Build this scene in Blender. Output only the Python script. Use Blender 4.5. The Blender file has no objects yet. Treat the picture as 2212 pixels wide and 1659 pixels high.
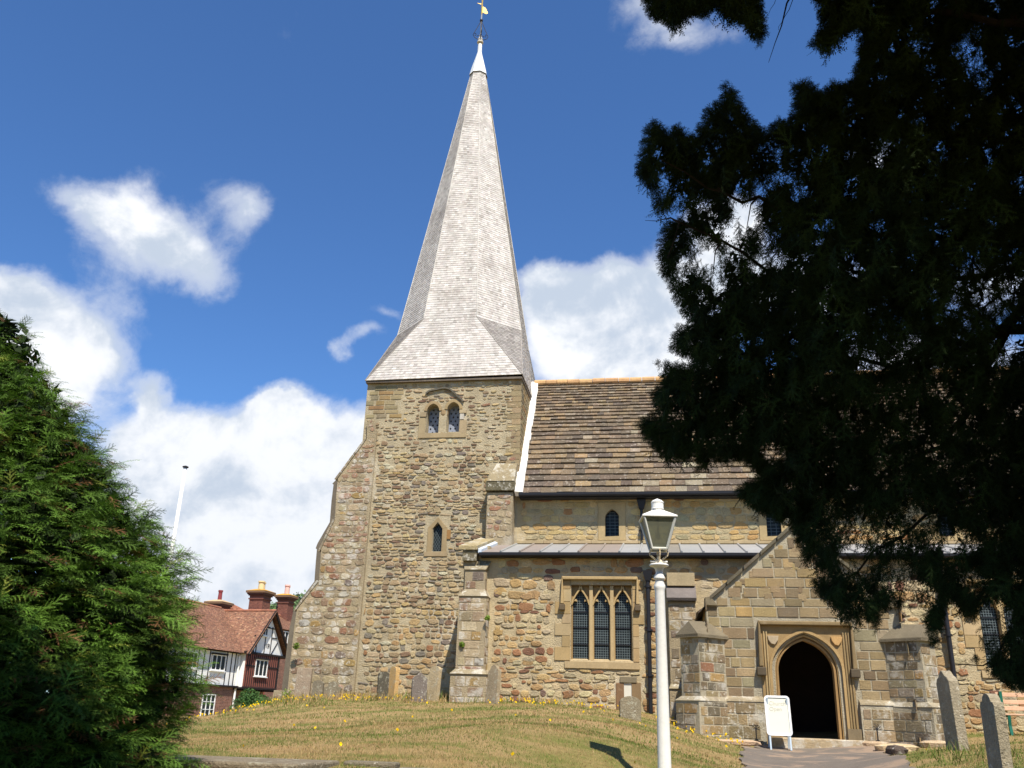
import bpy, math, random
import numpy as np
from mathutils import Vector, Matrix, geometry
random.seed(7); rng = np.random.default_rng(7)
sc = bpy.context.scene
# ------------------------------------------------------------ camera
CA, CT, CR, CF = math.radians(10), math.radians(20.4), math.radians(1.85), 1912.0
CC = np.array([0, 0, 1.6])
_F = np.array([-math.sin(CA)*math.cos(CT), math.cos(CA)*math.cos(CT), math.sin(CT)])
_R0 = np.array([math.cos(CA), math.sin(CA), 0]); _U0 = np.cross(_R0, _F)
_R = _R0*math.cos(CR)+_U0*math.sin(CR); _U = _U0*math.cos(CR)-_R0*math.sin(CR)
cd = bpy.data.cameras.new('camera'); cam = bpy.data.objects.new('camera', cd); sc.collection.objects.link(cam)
cd.sensor_width = 36; cd.lens = 36*CF/2212; cd.clip_start = .05; cd.clip_end = 3000
cam.matrix_world = Matrix(((_R[0], _U[0], -_F[0], 0), (_R[1], _U[1], -_F[1], 0), (_R[2], _U[2], -_F[2], 1.6), (0, 0, 0, 1)))
sc.camera = cam
def ray(px, py): return _F*CF+_R*(px-1106)+_U*(829.5-py)
def atY(px, py, y):            # survey point -> world, on the vertical plane y
    d = ray(px, py); return CC+d*((y-CC[1])/d[1])
def wy(px, py, y):
    p = atY(px, py, y); return (p[0], p[2])
# ------------------------------------------------------------ light
EXPO = 0.55
SAZ, SEL = math.radians(26), math.radians(57)
S = Vector((math.sin(SAZ)*math.cos(SEL), -math.cos(SAZ)*math.cos(SEL), math.sin(SEL)))
sl = bpy.data.lights.new('sun', 'SUN'); sl.energy = 5.0; sl.angle = math.radians(.5); sl.color = (1, .94, .85)
so = bpy.data.objects.new('sun', sl); sc.collection.objects.link(so)
so.rotation_euler = S.to_track_quat('Z', 'Y').to_euler(); so.location = (10, -20, 40)
sc.view_settings.view_transform = 'Standard'; sc.view_settings.look = 'None'; sc.view_settings.gamma = 1
sc.view_settings.exposure = EXPO; sc.view_settings.use_curve_mapping = False
sc.cycles.max_bounces = 5; sc.cycles.diffuse_bounces = 3; sc.cycles.glossy_bounces = 2; sc.cycles.transmission_bounces = 4
sc.cycles.caustics_reflective = False; sc.cycles.caustics_refractive = False
try:
    sc.cycles.use_denoising = True; sc.cycles.denoiser = 'OPENIMAGEDENOISE'
except Exception: pass
W = bpy.data.worlds.new('World'); sc.world = W; W.use_nodes = True
nt = W.node_tree; nt.nodes.clear()
class NT:
    def __init__(s, t): s.t = t
    def n(s, ty, **k):
        o = s.t.nodes.new(ty)
        for a, b in k.items(): setattr(o, a, b)
        return o
    def l(s, a, b): s.t.links.new(a, b)
    def setin(s, sock, v):
        if hasattr(v, 'links'): s.l(v, sock)
        else: sock.default_value = v
    def m(s, op, a, b=0., c=0., clamp=False):
        o = s.n('ShaderNodeMath', operation=op, use_clamp=clamp)
        for i, v in enumerate((a, b, c)): s.setin(o.inputs[i], v)
        return o.outputs[0]
    def v(s, op, a, b=(0, 0, 0)):
        o = s.n('ShaderNodeVectorMath', operation=op); s.setin(o.inputs[0], a); s.setin(o.inputs[1], b)
        return o.outputs['Value'] if op in ('LENGTH', 'DOT_PRODUCT') else o.outputs[0]
    def mr(s, v, a, b, c, d, smooth=False):
        o = s.n('ShaderNodeMapRange', interpolation_type='SMOOTHSTEP' if smooth else 'LINEAR')
        for i, x in enumerate((v, a, b, c, d)): s.setin(o.inputs[i], x)
        return o.outputs[0]
    def mix(s, f, a, b, mode='MIX'):
        o = s.n('ShaderNodeMix', data_type='RGBA', blend_type=mode)
        s.setin(o.inputs[0], f)
        for i, x in ((6, a), (7, b)):
            s.setin(o.inputs[i], x if hasattr(x, 'links') else (*x[:3], 1))
        return o.outputs[2]
    def noise(s, vec, scale, detail=4, rough=.55, dist=0., out=0):
        o = s.n('ShaderNodeTexNoise'); 
        if vec is not None: s.l(vec, o.inputs['Vector'])
        o.inputs['Scale'].default_value = scale; o.inputs['Detail'].default_value = detail
        o.inputs['Roughness'].default_value = rough; o.inputs['Distortion'].default_value = dist
        return o.outputs[out]
g = NT(nt)
sky = g.n('ShaderNodeTexSky', sky_type='NISHITA', sun_disc=False, sun_elevation=SEL, sun_rotation=math.pi-SAZ)
sky.altitude = 50; sky.air_density = 1.0; sky.dust_density = .25; sky.ozone_density = 2.2
tc = g.n('ShaderNodeTexCoord').outputs['Generated']
sp = g.n('ShaderNodeSeparateXYZ'); g.l(tc, sp.inputs[0])
azn = g.m('ARCTAN2', sp.outputs[0], sp.outputs[1]); eln = g.m('ARCSINE', sp.outputs[2])
cb = g.n('ShaderNodeCombineXYZ'); g.l(azn, cb.inputs[0]); g.l(eln, cb.inputs[1]); P2 = cb.outputs[0]
wn = g.noise(tc, 5., 4, .6, 0, 1)
P2 = g.v('ADD', P2, g.v('MULTIPLY', g.v('SUBTRACT', wn, (.5, .5, .5)), (.05, .045, 0)))
wn = g.noise(tc, 22., 4, .6, 0, 1)
P2 = g.v('ADD', P2, g.v('MULTIPLY', g.v('SUBTRACT', wn, (.5, .5, .5)), (.035, .03, 0)))
# clouds of this sky: (survey x, y, half width, half height, weight)
BLOBS = [(20, 640, 100, 60, 1.), (90, 720, 140, 80, 1.), (170, 800, 110, 80, 1.), (0, 850, 180, 110, 1.),
  (330, 1010, 110, 120, 1.15), (420, 1060, 190, 140, 1.1), (560, 1000, 170, 140, 1.1), (640, 930, 110, 90, 1.15), (600, 870, 60, 45, 1.0),
  (700, 1060, 150, 130, 1.1), (780, 960, 60, 90, .9), (500, 1230, 330, 170, 1.15), (330, 850, 30, 60, .8), (700, 1250, 160, 70, .9),
  (1250, 680, 190, 100, 1.1), (1380, 640, 140, 80, 1.1), (1180, 620, 70, 60, .9), (1300, 800, 260, 100, 1.1), (1420, 760, 160, 160, 1.0), (1570, 560, 120, 110, 1.), (1590, 460, 90, 60, 1.0), (1750, 640, 180, 120, .9), (1880, 330, 70, 50, .8), (2150, 620, 130, 60, .9), (2000, 780, 200, 80, 1.0), (2250, 850, 150, 60, .8),
  (200, 440, 130, 55, .52), (300, 490, 130, 66, .62), (400, 560, 110, 66, .68), (310, 400, 58, 58, .46), (500, 430, 90, 55, .56), (545, 500, 48, 80, .46), (440, 500, 60, 50, .3), (250, 590, 90, 90, .42), (270, 690, 90, 60, .42), (460, 620, 70, 60, .46),
  (735, 755, 34, 28, .62), (790, 725, 50, 26, .6), (850, 680, 40, 20, .35), (1400, 30, 100, 60, .42), (1500, 80, 140, 45, .42), (1390, -40, 90, 60, .45), (1000, 1250, 2000, 60, .3)]
tot = None
for (bx, by, rx, ry, am) in BLOBS:
    d = ray(bx, by); d = d/np.linalg.norm(d); a0 = math.atan2(d[0], d[1]); e0 = math.asin(d[2])
    q = g.v('MULTIPLY', g.v('SUBTRACT', P2, (a0, e0, 0)), (2040*math.cos(e0)/rx/1.62, 2040/ry/1.62, 0))
    f = g.mr(g.v('LENGTH', q), 0., 1., am, 0., True)
    tot = f if tot is None else g.m('ADD', tot, f)
az2 = g.noise(tc, 7., 8, .62, .5); fine = g.noise(tc, 26., 6, .68, .4)
bil = g.m('SUBTRACT', 1., g.m('MULTIPLY', g.m('ABSOLUTE', g.m('SUBTRACT', g.noise(tc, 15., 5, .6, .2), .5)), 4.))
strong = g.mr(tot, .75, 1.05, 0, 1, True)
dens = g.m('ADD', g.m('MINIMUM', tot, 1.15), g.m('MULTIPLY', g.m('SUBTRACT', az2, .5), g.mr(strong, 0, 1, 1.25, .8)))
dens = g.m('ADD', dens, g.m('MULTIPLY', g.m('SUBTRACT', fine, .5), .45))
dens = g.m('ADD', dens, g.m('MULTIPLY', g.m('SUBTRACT', bil, .3), .12))
behind = g.mr(g.m('ADD', g.noise(tc, 2.2, 6, .6), g.mr(sp.outputs[1], -.2, .3, 0., -1.)), .6, .75, 0, .25, True)
body = g.mr(dens, .26, 1.12, 0, 1, True); crisp = g.mr(dens, .42, .74, 0, 1, True)
cover = g.m('MAXIMUM', g.m('ADD', g.m('MULTIPLY', body, g.m('SUBTRACT', 1., strong)), g.m('MULTIPLY', crisp, strong)), behind)
up = g.v('ADD', tc, (.02, 0, -.045))
relief = g.m('SUBTRACT', g.noise(tc, 8., 6, .6, .5), g.noise(up, 8., 6, .6, .5))
relf = g.m('SUBTRACT', g.noise(tc, 24., 4, .6), g.noise(g.v('ADD', tc, (.008, 0, -.016)), 24., 4, .6))
shade = g.noise(tc, 4.2, 4, .5)
lit = g.mr(g.m('ADD', g.m('ADD', g.m('MULTIPLY', relief, 1.5), g.m('MULTIPLY', relf, .7)), g.m('MULTIPLY', g.m('SUBTRACT', shade, .5), 2.0)), -.42, .22, 0, 1, True)
rim = g.mr(dens, .5, 1.05, 1., 0., True)
lit = g.m('MAXIMUM', lit, g.m('MULTIPLY', rim, .85))
lowf = g.mr(eln, .02, .42, .62, 1.)
ccol = g.mix(g.m('MULTIPLY', lit, lowf, clamp=True), (.40, .46, .55), (.72, .73, .75))
bk = g.n('ShaderNodeBackground'); 
skyc = g.mix(1., sky.outputs[0], (.62, .95, 1.34), 'MULTIPLY')
g.l(skyc, bk.inputs[0]); bk.inputs[1].default_value = .085
bc = g.n('ShaderNodeBackground'); g.l(ccol, bc.inputs[0]); bc.inputs[1].default_value = 1.0
ms = g.n('ShaderNodeMixShader'); g.l(cover, ms.inputs[0]); g.l(bk.outputs[0], ms.inputs[1]); g.l(bc.outputs[0], ms.inputs[2])
wo = g.n('ShaderNodeOutputWorld'); g.l(ms.outputs[0], wo.inputs[0])
# ------------------------------------------------------------ helpers
def lin(c): return tuple(((x/255)/12.92 if x/255 <= .04045 else ((x/255+.055)/1.055)**2.4) for x in c[:3])
def jit(c, a=.08):
    k = 1+random.uniform(-a, a); return tuple(max(0, x*k*(1+random.uniform(-a*.25, a*.25))) for x in c)
def tag(o, label=None, cat=None, group=None, kind=None):
    if label: o['label'] = label
    if cat: o['category'] = cat
    if group: o['group'] = group
    if kind: o['kind'] = kind
    return o
def empty(name, loc, label, cat, group=None):
    o = bpy.data.objects.new(name, None); sc.collection.objects.link(o); o.location = loc; o.empty_display_size = .2
    return tag(o, label, cat, group)
class FR:
    def __init__(s, o, u, v):
        s.o = Vector(o); s.u = Vector(u).normalized(); s.v = Vector(v).normalized(); s.n = s.u.cross(s.v)
    def __call__(s, a, b, d=0.): return s.o+s.u*a+s.v*b+s.n*d
def south(y): return FR((0, y, 0), (1, 0, 0), (0, 0, 1))
def east(x): return FR((x, 0, 0), (0, 1, 0), (0, 0, 1))
WH = (1, 1, 1)
class MB:
    def __init__(s): s.v = []; s.f = []; s.c = []
    def add(s, vs, fs, col=WH):
        k = len(s.v); s.v += [tuple(p) for p in vs]
        for f in fs: s.f.append(tuple(i+k for i in f)); s.c.append(col)
        return s
    def hexa(s, p, col=WH):      # 8 points: bottom 4, top 4
        return s.add(p, [(0, 3, 2, 1), (4, 5, 6, 7), (0, 1, 5, 4), (1, 2, 6, 5), (2, 3, 7, 6), (3, 0, 4, 7)], col)
    def box(s, x0, x1, y0, y1, z0, z1, col=WH):
        return s.hexa([(x0, y0, z0), (x1, y0, z0), (x1, y1, z0), (x0, y1, z0), (x0, y0, z1), (x1, y0, z1), (x1, y1, z1), (x0, y1, z1)], col)
    def fbox(s, fr, u0, u1, v0, v1, d0, d1, col=WH):
        return s.hexa([fr(u0, v0, d0), fr(u1, v0, d0), fr(u1, v1, d0), fr(u0, v1, d0), fr(u0, v0, d1), fr(u1, v0, d1), fr(u1, v1, d1), fr(u0, v1, d1)], col)
    def prism(s, fr, poly, d0, d1, col=WH):
        n = len(poly); vs = [fr(a, b, d0) for a, b in poly]+[fr(a, b, d1) for a, b in poly]
        tr = geometry.tessellate_polygon([[Vector((a, b, 0)) for a, b in poly]])
        return s.add(vs, [tuple(t) for t in tr]+[tuple(i+n for i in t) for t in tr]+[(i, (i+1) % n, (i+1) % n+n, i+n) for i in range(n)], col)
    def plate(s, fr, outer, holes, dep, col=WH, d=0.):
        loops = [outer]+list(holes); flat = [p for l in loops for p in l]; n = len(flat)
        tr = geometry.tessellate_polygon([[Vector((a, b, 0)) for a, b in l] for l in loops])
        vs = [fr(a, b, d) for a, b in flat]+[fr(a, b, d-dep) for a, b in flat]
        fs = [tuple(t) for t in tr]+[tuple(i+n for i in t) for t in tr]; k = 0
        for l in loops:
            m = len(l); fs += [(k+i, k+(i+1) % m, k+(i+1) % m+n, k+i+n) for i in range(m)]; k += m
        return s.add(vs, fs, col)
    def strip(s, fr, pts, w, d0, d1, col=WH, closed=False):
        n = len(pts); L = []; R_ = []
        for i in range(n):
            a = Vector(pts[max(0, i-1)]) if not closed else Vector(pts[i-1]); b = Vector(pts[min(n-1, i+1)]) if not closed else Vector(pts[(i+1) % n])
            t = (b-a).normalized(); p = Vector(pts[i]); q = Vector((-t.y, t.x))
            L.append(p+q*w/2); R_.append(p-q*w/2)
        for i in range(n if closed else n-1):
            j = (i+1) % n
            s.hexa([fr(*R_[i], d0), fr(*R_[j], d0), fr(*L[j], d0), fr(*L[i], d0), fr(*R_[i], d1), fr(*R_[j], d1), fr(*L[j], d1), fr(*L[i], d1)], col)
        return s
    def tube(s, pts, rs, n=8, col=WH, cap=True):
        pts = [Vector(p) for p in pts]
        if not hasattr(rs, '__len__'): rs = [rs]*len(pts)
        k = len(s.v); up = Vector((.13, .31, .94))
        for i, p in enumerate(pts):
            t = (pts[min(i+1, len(pts)-1)]-pts[max(i-1, 0)]).normalized()
            a = t.cross(up); a = a.normalized() if a.length > 1e-3 else Vector((1, 0, 0)); b = t.cross(a)
            for j in range(n):
                th = 2*math.pi*j/n; s.v.append(tuple(p+(a*math.cos(th)+b*math.sin(th))*rs[i]))
        for i in range(len(pts)-1):
            for j in range(n):
                s.f.append((k+i*n+j, k+i*n+(j+1) % n, k+(i+1)*n+(j+1) % n, k+(i+1)*n+j)); s.c.append(col)
        if cap:
            s.f.append(tuple(k+j for j in range(n))[::-1]); s.c.append(col)
            s.f.append(tuple(k+(len(pts)-1)*n+j for j in range(n))); s.c.append(col)
        return s
    def lathe(s, prof, c, n=16, rot=0., col=WH, ax=1.):
        k = len(s.v)
        for r, z in prof:
            for j in range(n):
                th = 2*math.pi*j/n+rot; s.v.append((c[0]+r*math.cos(th), c[1]+r*math.sin(th)*ax, c[2]+z))
        for i in range(len(prof)-1):
            for j in range(n):
                s.f.append((k+i*n+j, k+i*n+(j+1) % n, k+(i+1)*n+(j+1) % n, k+(i+1)*n+j)); s.c.append(col)
        for i, rev in ((0, 1), (len(prof)-1, 0)):
            if prof[i][0] > 1e-4:
                f = tuple(k+i*n+j for j in range(n)); s.f.append(f[::-1] if rev else f); s.c.append(col)
        return s
    def build(s, name, mat, parent=None, smooth=False, bevel=0.):
        me = bpy.data.meshes.new(name); me.from_pydata(s.v, [], s.f)
        ca = me.color_attributes.new('Col', 'FLOAT_COLOR', 'CORNER')
        tot = np.empty(len(me.polygons), dtype=np.int32); me.polygons.foreach_get('loop_total', tot)
        cc = np.ones((len(s.c), 4), dtype=np.float32); cc[:, :3] = np.array(s.c, dtype=np.float32)[:, :3]
        ca.data.foreach_set('color', np.repeat(cc, tot, axis=0).ravel())
        if smooth: me.polygons.foreach_set('use_smooth', np.ones(len(me.polygons), dtype=bool))
        me.materials.append(mat); me.update()
        o = bpy.data.objects.new(name, me); sc.collection.objects.link(o)
        if parent is not None:
            o.parent = parent; o.matrix_parent_inverse = Matrix.Translation(-parent.location) if parent.type == 'EMPTY' else Matrix.Identity(4)
        if bevel > 0:
            b = o.modifiers.new('bevel', 'BEVEL'); b.width = bevel; b.segments = 2; b.limit_method = 'ANGLE'; b.angle_limit = math.radians(40)
        return o
def build_np(name, verts, faces, fcol, mat, parent=None):
    me = bpy.data.meshes.new(name); nv = len(verts); nf, k = faces.shape
    me.vertices.add(nv); me.vertices.foreach_set('co', np.ascontiguousarray(verts, dtype=np.float32).ravel())
    me.loops.add(nf*k); me.loops.foreach_set('vertex_index', np.ascontiguousarray(faces, dtype=np.int32).ravel())
    me.polygons.add(nf); me.polygons.foreach_set('loop_start', np.arange(0, nf*k, k, dtype=np.int32))
    me.polygons.foreach_set('loop_total', np.full(nf, k, dtype=np.int32))
    ca = me.color_attributes.new('Col', 'BYTE_COLOR', 'CORNER')
    cc = np.ones((nf, 4), dtype=np.float32); cc[:, :3] = fcol
    ca.data.foreach_set('color', np.repeat(cc, k, axis=0).ravel())
    me.materials.append(mat); me.update(calc_edges=True)
    o = bpy.data.objects.new(name, me); sc.collection.objects.link(o)
    if parent is not None:
        o.parent = parent; o.matrix_parent_inverse = Matrix.Translation(-parent.location)
    return o
# ------------------------------------------------------------ materials
def mat(name, base=(200, 200, 200), rough=.85, n1=(6., .2), n2=None, stain=None, bump=(40., .15), attr=True, metal=0., spec=.3, coat=0.):
    m = bpy.data.materials.new(name); m.use_nodes = True; t = m.node_tree; t.nodes.clear(); h = NT(t)
    pos = h.n('ShaderNodeNewGeometry').outputs['Position']
    col = lin(base)
    if attr:
        a = h.n('ShaderNodeAttribute', attribute_name='Col'); c = h.mix(1., a.outputs['Color'], col, 'MULTIPLY')
    else:
        r = h.n('ShaderNodeRGB'); r.outputs[0].default_value = (*col, 1); c = r.outputs[0]
    for (scl, amt) in [x for x in (n1, n2) if x]:
        f = h.mr(h.noise(pos, scl, 5, .6), .25, .75, 1-amt, 1+amt)
        cbn = h.n('ShaderNodeCombineXYZ'); [h.l(f, cbn.inputs[i]) for i in range(3)]
        c = h.mix(1., c, cbn.outputs[0], 'MULTIPLY')
    if stain:
        for (scl, lo, hi, sc_, amt) in stain:
            f = h.m('MULTIPLY', h.mr(h.noise(pos, scl, 6, .65), lo, hi, 0, 1, True), amt)
            c = h.mix(f, c, lin(sc_))
    if name in ('mortar', 'rubble_stone', 'ashlar_stone', 'lichened_stone', 'dressed_sandstone', 'oak_shingle'):
        f = h.mr(h.noise(h.v('MULTIPLY', pos, (2.6, 2.6, .28)), 1., 5, .6), .3, .68, .84, 1.08); cbn = h.n('ShaderNodeCombineXYZ'); [h.l(f, cbn.inputs[i]) for i in range(3)]; c = h.mix(1., c, cbn.outputs[0], 'MULTIPLY')
    b = h.n('ShaderNodeBsdfPrincipled'); h.l(c, b.inputs['Base Color']); b.inputs['Roughness'].default_value = rough
    b.inputs['Metallic'].default_value = metal; b.inputs['Specular IOR Level'].default_value = spec
    if coat: b.inputs['Coat Weight'].default_value = coat
    if bump:
        bn = h.n('ShaderNodeBump'); bn.inputs['Strength'].default_value = 1; bn.inputs['Distance'].default_value = bump[1]*.1
        h.l(h.noise(pos, bump[0], 4, .6), bn.inputs['Height']); h.l(bn.outputs[0], b.inputs['Normal'])
    o = h.n('ShaderNodeOutputMaterial'); h.l(b.outputs[0], o.inputs[0])
    return m
LG, LW, LO = (146, 138, 120), (215, 208, 190), (190, 150, 75)
M = dict(
  mortar=mat('mortar', (230, 230, 224), .95, (3., .14), (30., .14), [(1.2, .5, .7, (136, 122, 100), .5), (7, .62, .72, LW, .4), (.5, .56, .66, (214, 206, 188), .35)], (35., .35)),
  stone=mat('rubble_stone', (230, 231, 224), .9, (4., .12), (28., .22), [(2.2, .58, .7, LG, .35), (16, .64, .72, LW, .35)], (30., .3)),
  ashlar=mat('ashlar_stone', (232, 232, 228), .9, (2., .12), (26., .16), [(1.5, .55, .72, (120, 110, 92), .5), (14, .66, .73, LW, .4), (3, .68, .75, LO, .3)], (40., .18)),
  lichen=mat('lichened_stone', (230, 230, 225), .92, (3., .15), (22., .2), [(2.2, .5, .62, (205, 200, 185), .55), (9, .56, .66, LW, .6), (1.5, .6, .7, (120, 105, 90), .5)], (30., .25)),
  dressed=mat('dressed_sandstone', (210, 207, 203), .85, (3., .1), (24., .1), [(5, .6, .75, (170, 150, 118), .4)], (60., .06)),
  shingle=mat('oak_shingle', (255, 255, 255), .7, (.6, .10), (7., .1), [(.9, .48, .72, (138, 128, 117), .55), (2.6, .55, .7, (205, 200, 190), .35)], (50., .06), spec=.4),
  slab=mat('stone_roof_slab', (255, 255, 255), .85, (1.2, .15), (20., .2), [(9, .54, .66, (176, 164, 146), .6), (3, .6, .72, (150, 122, 92), .35), (1.2, .5, .65, (86, 76, 64), .5)], (22., .6)),
  lead=mat('lead_sheet', (255, 255, 255), .55, (1.3, .08), (9., .07), None, (14., .05), spec=.5),
  wlead=mat('white_lead', (242, 244, 244), .5, (4., .06), None, None, (20., .03)),
  gutter=mat('black_gutter', (34, 34, 38), .5, (5., .15), None, None, None, attr=False),
  glass=mat('leaded_glass', (32, 37, 38), .35, (8., .4), (30, .3), None, (9., .15), attr=False, spec=.16),
  came=mat('lead_came', (96, 106, 106), .6, (9., .2), None, None, None, attr=False),
  dark=mat('dark_interior', (44, 36, 30), .95, (4., .2), None, None, None, attr=False),  # near-black stands in for the shade inside the porch and behind the louvres
  louvre=mat('bell_louvre', (138, 144, 156), .7, (6., .12), None, None, None, attr=False),
  gold=mat('gilded_metal', (214, 178, 96), .35, (9., .1), None, None, None, attr=False, metal=.6),
  iron=mat('wrought_iron', (38, 36, 36), .6, (9., .2), None, None, None, attr=False),
  paint=mat('white_paint', (252, 251, 248), .42, (7., .05), (40., .03), [(11, .66, .72, (160, 140, 118), .35)], (30., .02)),
  wpaint=mat('white_frame_paint', (235, 233, 226), .45, (7., .05), None, None, None),
  lampglass=mat('dusty_lamp_glass', (96, 98, 80), .3, (5., .25), (22., .15), None, None, attr=False, spec=.7),
  grave=mat('grave_stone', (255, 255, 255), .92, (5., .14), (30., .18), [(6, .54, .66, (176, 172, 150), .5), (13, .6, .68, LW, .55), (4, .6, .7, (70, 66, 58), .5)], (35., .25)),
  tile=mat('clay_tile', (255, 255, 255), .85, (.9, .16), (8., .16), [(1.6, .55, .7, (96, 70, 58), .45)], (20., .1)),
  brick=mat('red_brick', (255, 255, 255), .9, (2., .12), (14., .12), None, (20., .1)),
  plaster=mat('white_plaster', (236, 234, 226), .85, (1.4, .06), (8., .04), None, (20., .05), attr=False),
  timber=mat('black_timber', (34, 28, 26), .8, (6., .2), None, None, None, attr=False),
  brown=mat('brown_boards', (255, 255, 255), .75, (2.5, .12), None, None, (30., .05)),
  bark=mat('yew_bark', (46, 38, 33), .95, (5., .25), (22., .3), None, (18., .6), attr=False),
  wood=mat('bench_wood', (214, 172, 138), .7, (6., .12), (40., .1), None, (50., .05), attr=False),
  green=mat('green_paint', (22, 96, 76), .5, (8., .2), None, None, None, attr=False),
  sign=mat('sign_face', (206, 205, 186), .45, (5., .02), None, None, None, attr=False),
  ink=mat('sign_ink', (184, 177, 157), .6, None, None, None, None, attr=False),
  silver=mat('grey_metal_leg', (176, 190, 198), .45, (9., .08), None, None, None, attr=False),
  asphalt=mat('asphalt_path', (255, 255, 255), .92, (1.2, .14), (60., .25), [(1.3, .5, .64, (168, 142, 116), .7), (5, .6, .68, (140, 120, 94), .6)], (70., .2)),
)
def leafmat(name, base, a=.4, tr=.15, ro=.6, spc=.2):
    m = bpy.data.materials.new(name); m.use_nodes = True; t = m.node_tree; t.nodes.clear(); h = NT(t)
    pos = h.n('ShaderNodeNewGeometry').outputs['Position']
    at = h.n('ShaderNodeAttribute', attribute_name='Col'); c = h.mix(1., at.outputs['Color'], lin(base), 'MULTIPLY')
    f = h.mr(h.noise(pos, 2.6, 4, .6), .3, .7, 1-a, 1+a); cbn = h.n('ShaderNodeCombineXYZ'); [h.l(f, cbn.inputs[i]) for i in range(3)]
    c = h.mix(1., c, cbn.outputs[0], 'MULTIPLY')
    b = h.n('ShaderNodeBsdfPrincipled'); h.l(c, b.inputs['Base Color']); b.inputs['Roughness'].default_value = ro; b.inputs['Specular IOR Level'].default_value = spc
    tl = h.n('ShaderNodeBsdfTranslucent'); h.l(c, tl.inputs[0]); mx = h.n('ShaderNodeMixShader'); mx.inputs[0].default_value = tr
    h.l(b.outputs[0], mx.inputs[1]); h.l(tl.outputs[0], mx.inputs[2]); o = h.n('ShaderNodeOutputMaterial'); h.l(mx.outputs[0], o.inputs[0])
    return m
M['leafL'] = leafmat('bright_yew_leaf', (255, 255, 255)); M['leafR'] = leafmat('dark_yew_leaf', (255, 255, 255), .35, .12, .8, .1)
M['blade'] = leafmat('grass_blade', (255, 255, 255), .12, .25); M['petal'] = leafmat('yellow_petal', (250, 214, 30), .1, .2)
# ------------------------------------------------------------ masonry
def inpoly(p, poly):
    x, y = p; r = False; j = len(poly)-1
    for i in range(len(poly)):
        xi, yi = poly[i]; xj, yj = poly[j]
        if (yi > y) != (yj > y) and x < (xj-xi)*(y-yi)/(yj-yi)+xi: r = not r
        j = i
    return r
def keeper(poly, holes=()):
    def k(u, v):
        if poly is not None and not inpoly((u, v), poly): return False
        for h in holes:
            if len(h) == 4 and not hasattr(h[0], '__len__'):
                if h[0] < u < h[1] and h[2] < v < h[3]: return False
            elif inpoly((u, v), h): return False
        return True
    return k
def pick(pal):
    r = random.random()*sum(w for w, _ in pal)
    for w, c in pal:
        r -= w
        if r <= 0: return c
    return pal[-1][1]
def stones(mb, fr, u0, u1, v0, v1, keep, rh, sw, gap, dep, pal, rough=1., skip=0., d=0.):
    v = v0
    while v < v1:
        h = random.uniform(*rh); u = u0-random.uniform(0, sw[1])
        while u < u1:
            w = random.uniform(*sw); a, b, c_, e = u+gap/2, u+w-gap/2, v+gap/2, v+h-gap/2; u += w
            if random.random() < skip: continue
            mid = ((a+b)/2, (c_+e)/2)
            if not keep(*mid): continue
            if not (keep(a, c_) and keep(b, c_) and keep(a, e) and keep(b, e)):
                ok = False; m0, m1 = mid; A0, B0, C0, E0_ = a, b, c_, e
                for fu, fv in ((.75, 1), (.5, 1), (1, .6), (.7, .6), (.3, 1), (.5, .4), (.25, .4)):
                    for su in (0, -1, 1):
                        for sv in ((0,) if fv == 1 else (-1, 1)):
                            hw, hh = (B0-A0)/2*fu, (E0_-C0)/2*fv; cx_, cy_ = m0+su*((B0-A0)/2-hw), m1+sv*((E0_-C0)/2-hh)
                            a, b, c_, e = cx_-hw, cx_+hw, cy_-hh, cy_+hh
                            if keep(a, c_) and keep(b, c_) and keep(a, e) and keep(b, e): ok = True; break
                        if ok: break
                    if ok: break
                if not ok: continue
            col = jit(lin(pick(pal)), .13); dp = random.uniform(*dep)
            if rough > 0:
                if random.random() < .3: c_ += h*random.uniform(0, .25)
                elif random.random() < .3: e -= h*random.uniform(0, .25)
                cx, cy, hw, hh = (a+b)/2, (c_+e)/2, (b-a)/2, (e-c_)/2; n = random.choice((7, 8, 9, 10));
                if rough > .7: cy += .03*math.sin(1.7*cx+cy*2)+.02*math.sin(4.1*cx-cy*5); hh *= random.uniform(.8, 1.25); hw *= random.uniform(.85, 1.1)
                vs = []; tw = random.uniform(-.12, .12)*rough
                th0 = random.random()*.6
                ang = [th0+2*math.pi*i/n for i in range(n)]; rad = [random.uniform(.84, 1.12) for _ in ang]; pw = random.choice((3.5, 5, 8))
                for sc_, dd in ((1.0, -.012), (.98, dp*.6), (.8, dp)):
                    for t_, r_ in zip(ang, rad):
                        cs, sn = math.cos(t_), math.sin(t_); q = (abs(cs)**pw+abs(sn)**pw)**(-1/pw)
                        x, y = cs*q*hw*r_*sc_, sn*q*hh*r_*sc_
                        vs.append(fr(cx+x-y*tw, cy+y+x*tw, d+dd+(random.uniform(-.004, .004) if dd > 0 else 0)))
                vs.append(fr(cx, cy, d+dp*random.uniform(.9, 1.15)))
                fs = []
                for k in range(2):
                    for i in range(n): fs.append((k*n+i, k*n+(i+1) % n, (k+1)*n+(i+1) % n, (k+1)*n+i))
                fs += [(2*n+i, 2*n+(i+1) % n, 3*n) for i in range(n)]
                mb.add(vs, fs, col)
            else:
                r = min(.012, (b-a)*.1); j = lambda: random.uniform(-.004, .004)
                o = [(a+j(), c_+j()), (b+j(), c_+j()), (b+j(), e+j()), (a+j(), e+j())]; ii = [(o[0][0]+r, o[0][1]+r), (o[1][0]-r, o[1][1]+r), (o[2][0]-r, o[2][1]-r), (o[3][0]+r, o[3][1]-r)]
                mb.add([fr(x, y, d-.01) for x, y in o]+[fr(x, y, d+dp) for x, y in ii], [(4, 5, 6, 7), (0, 1, 5, 4), (1, 2, 6, 5), (2, 3, 7, 6), (3, 0, 4, 7)], col)
        v += h
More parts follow.
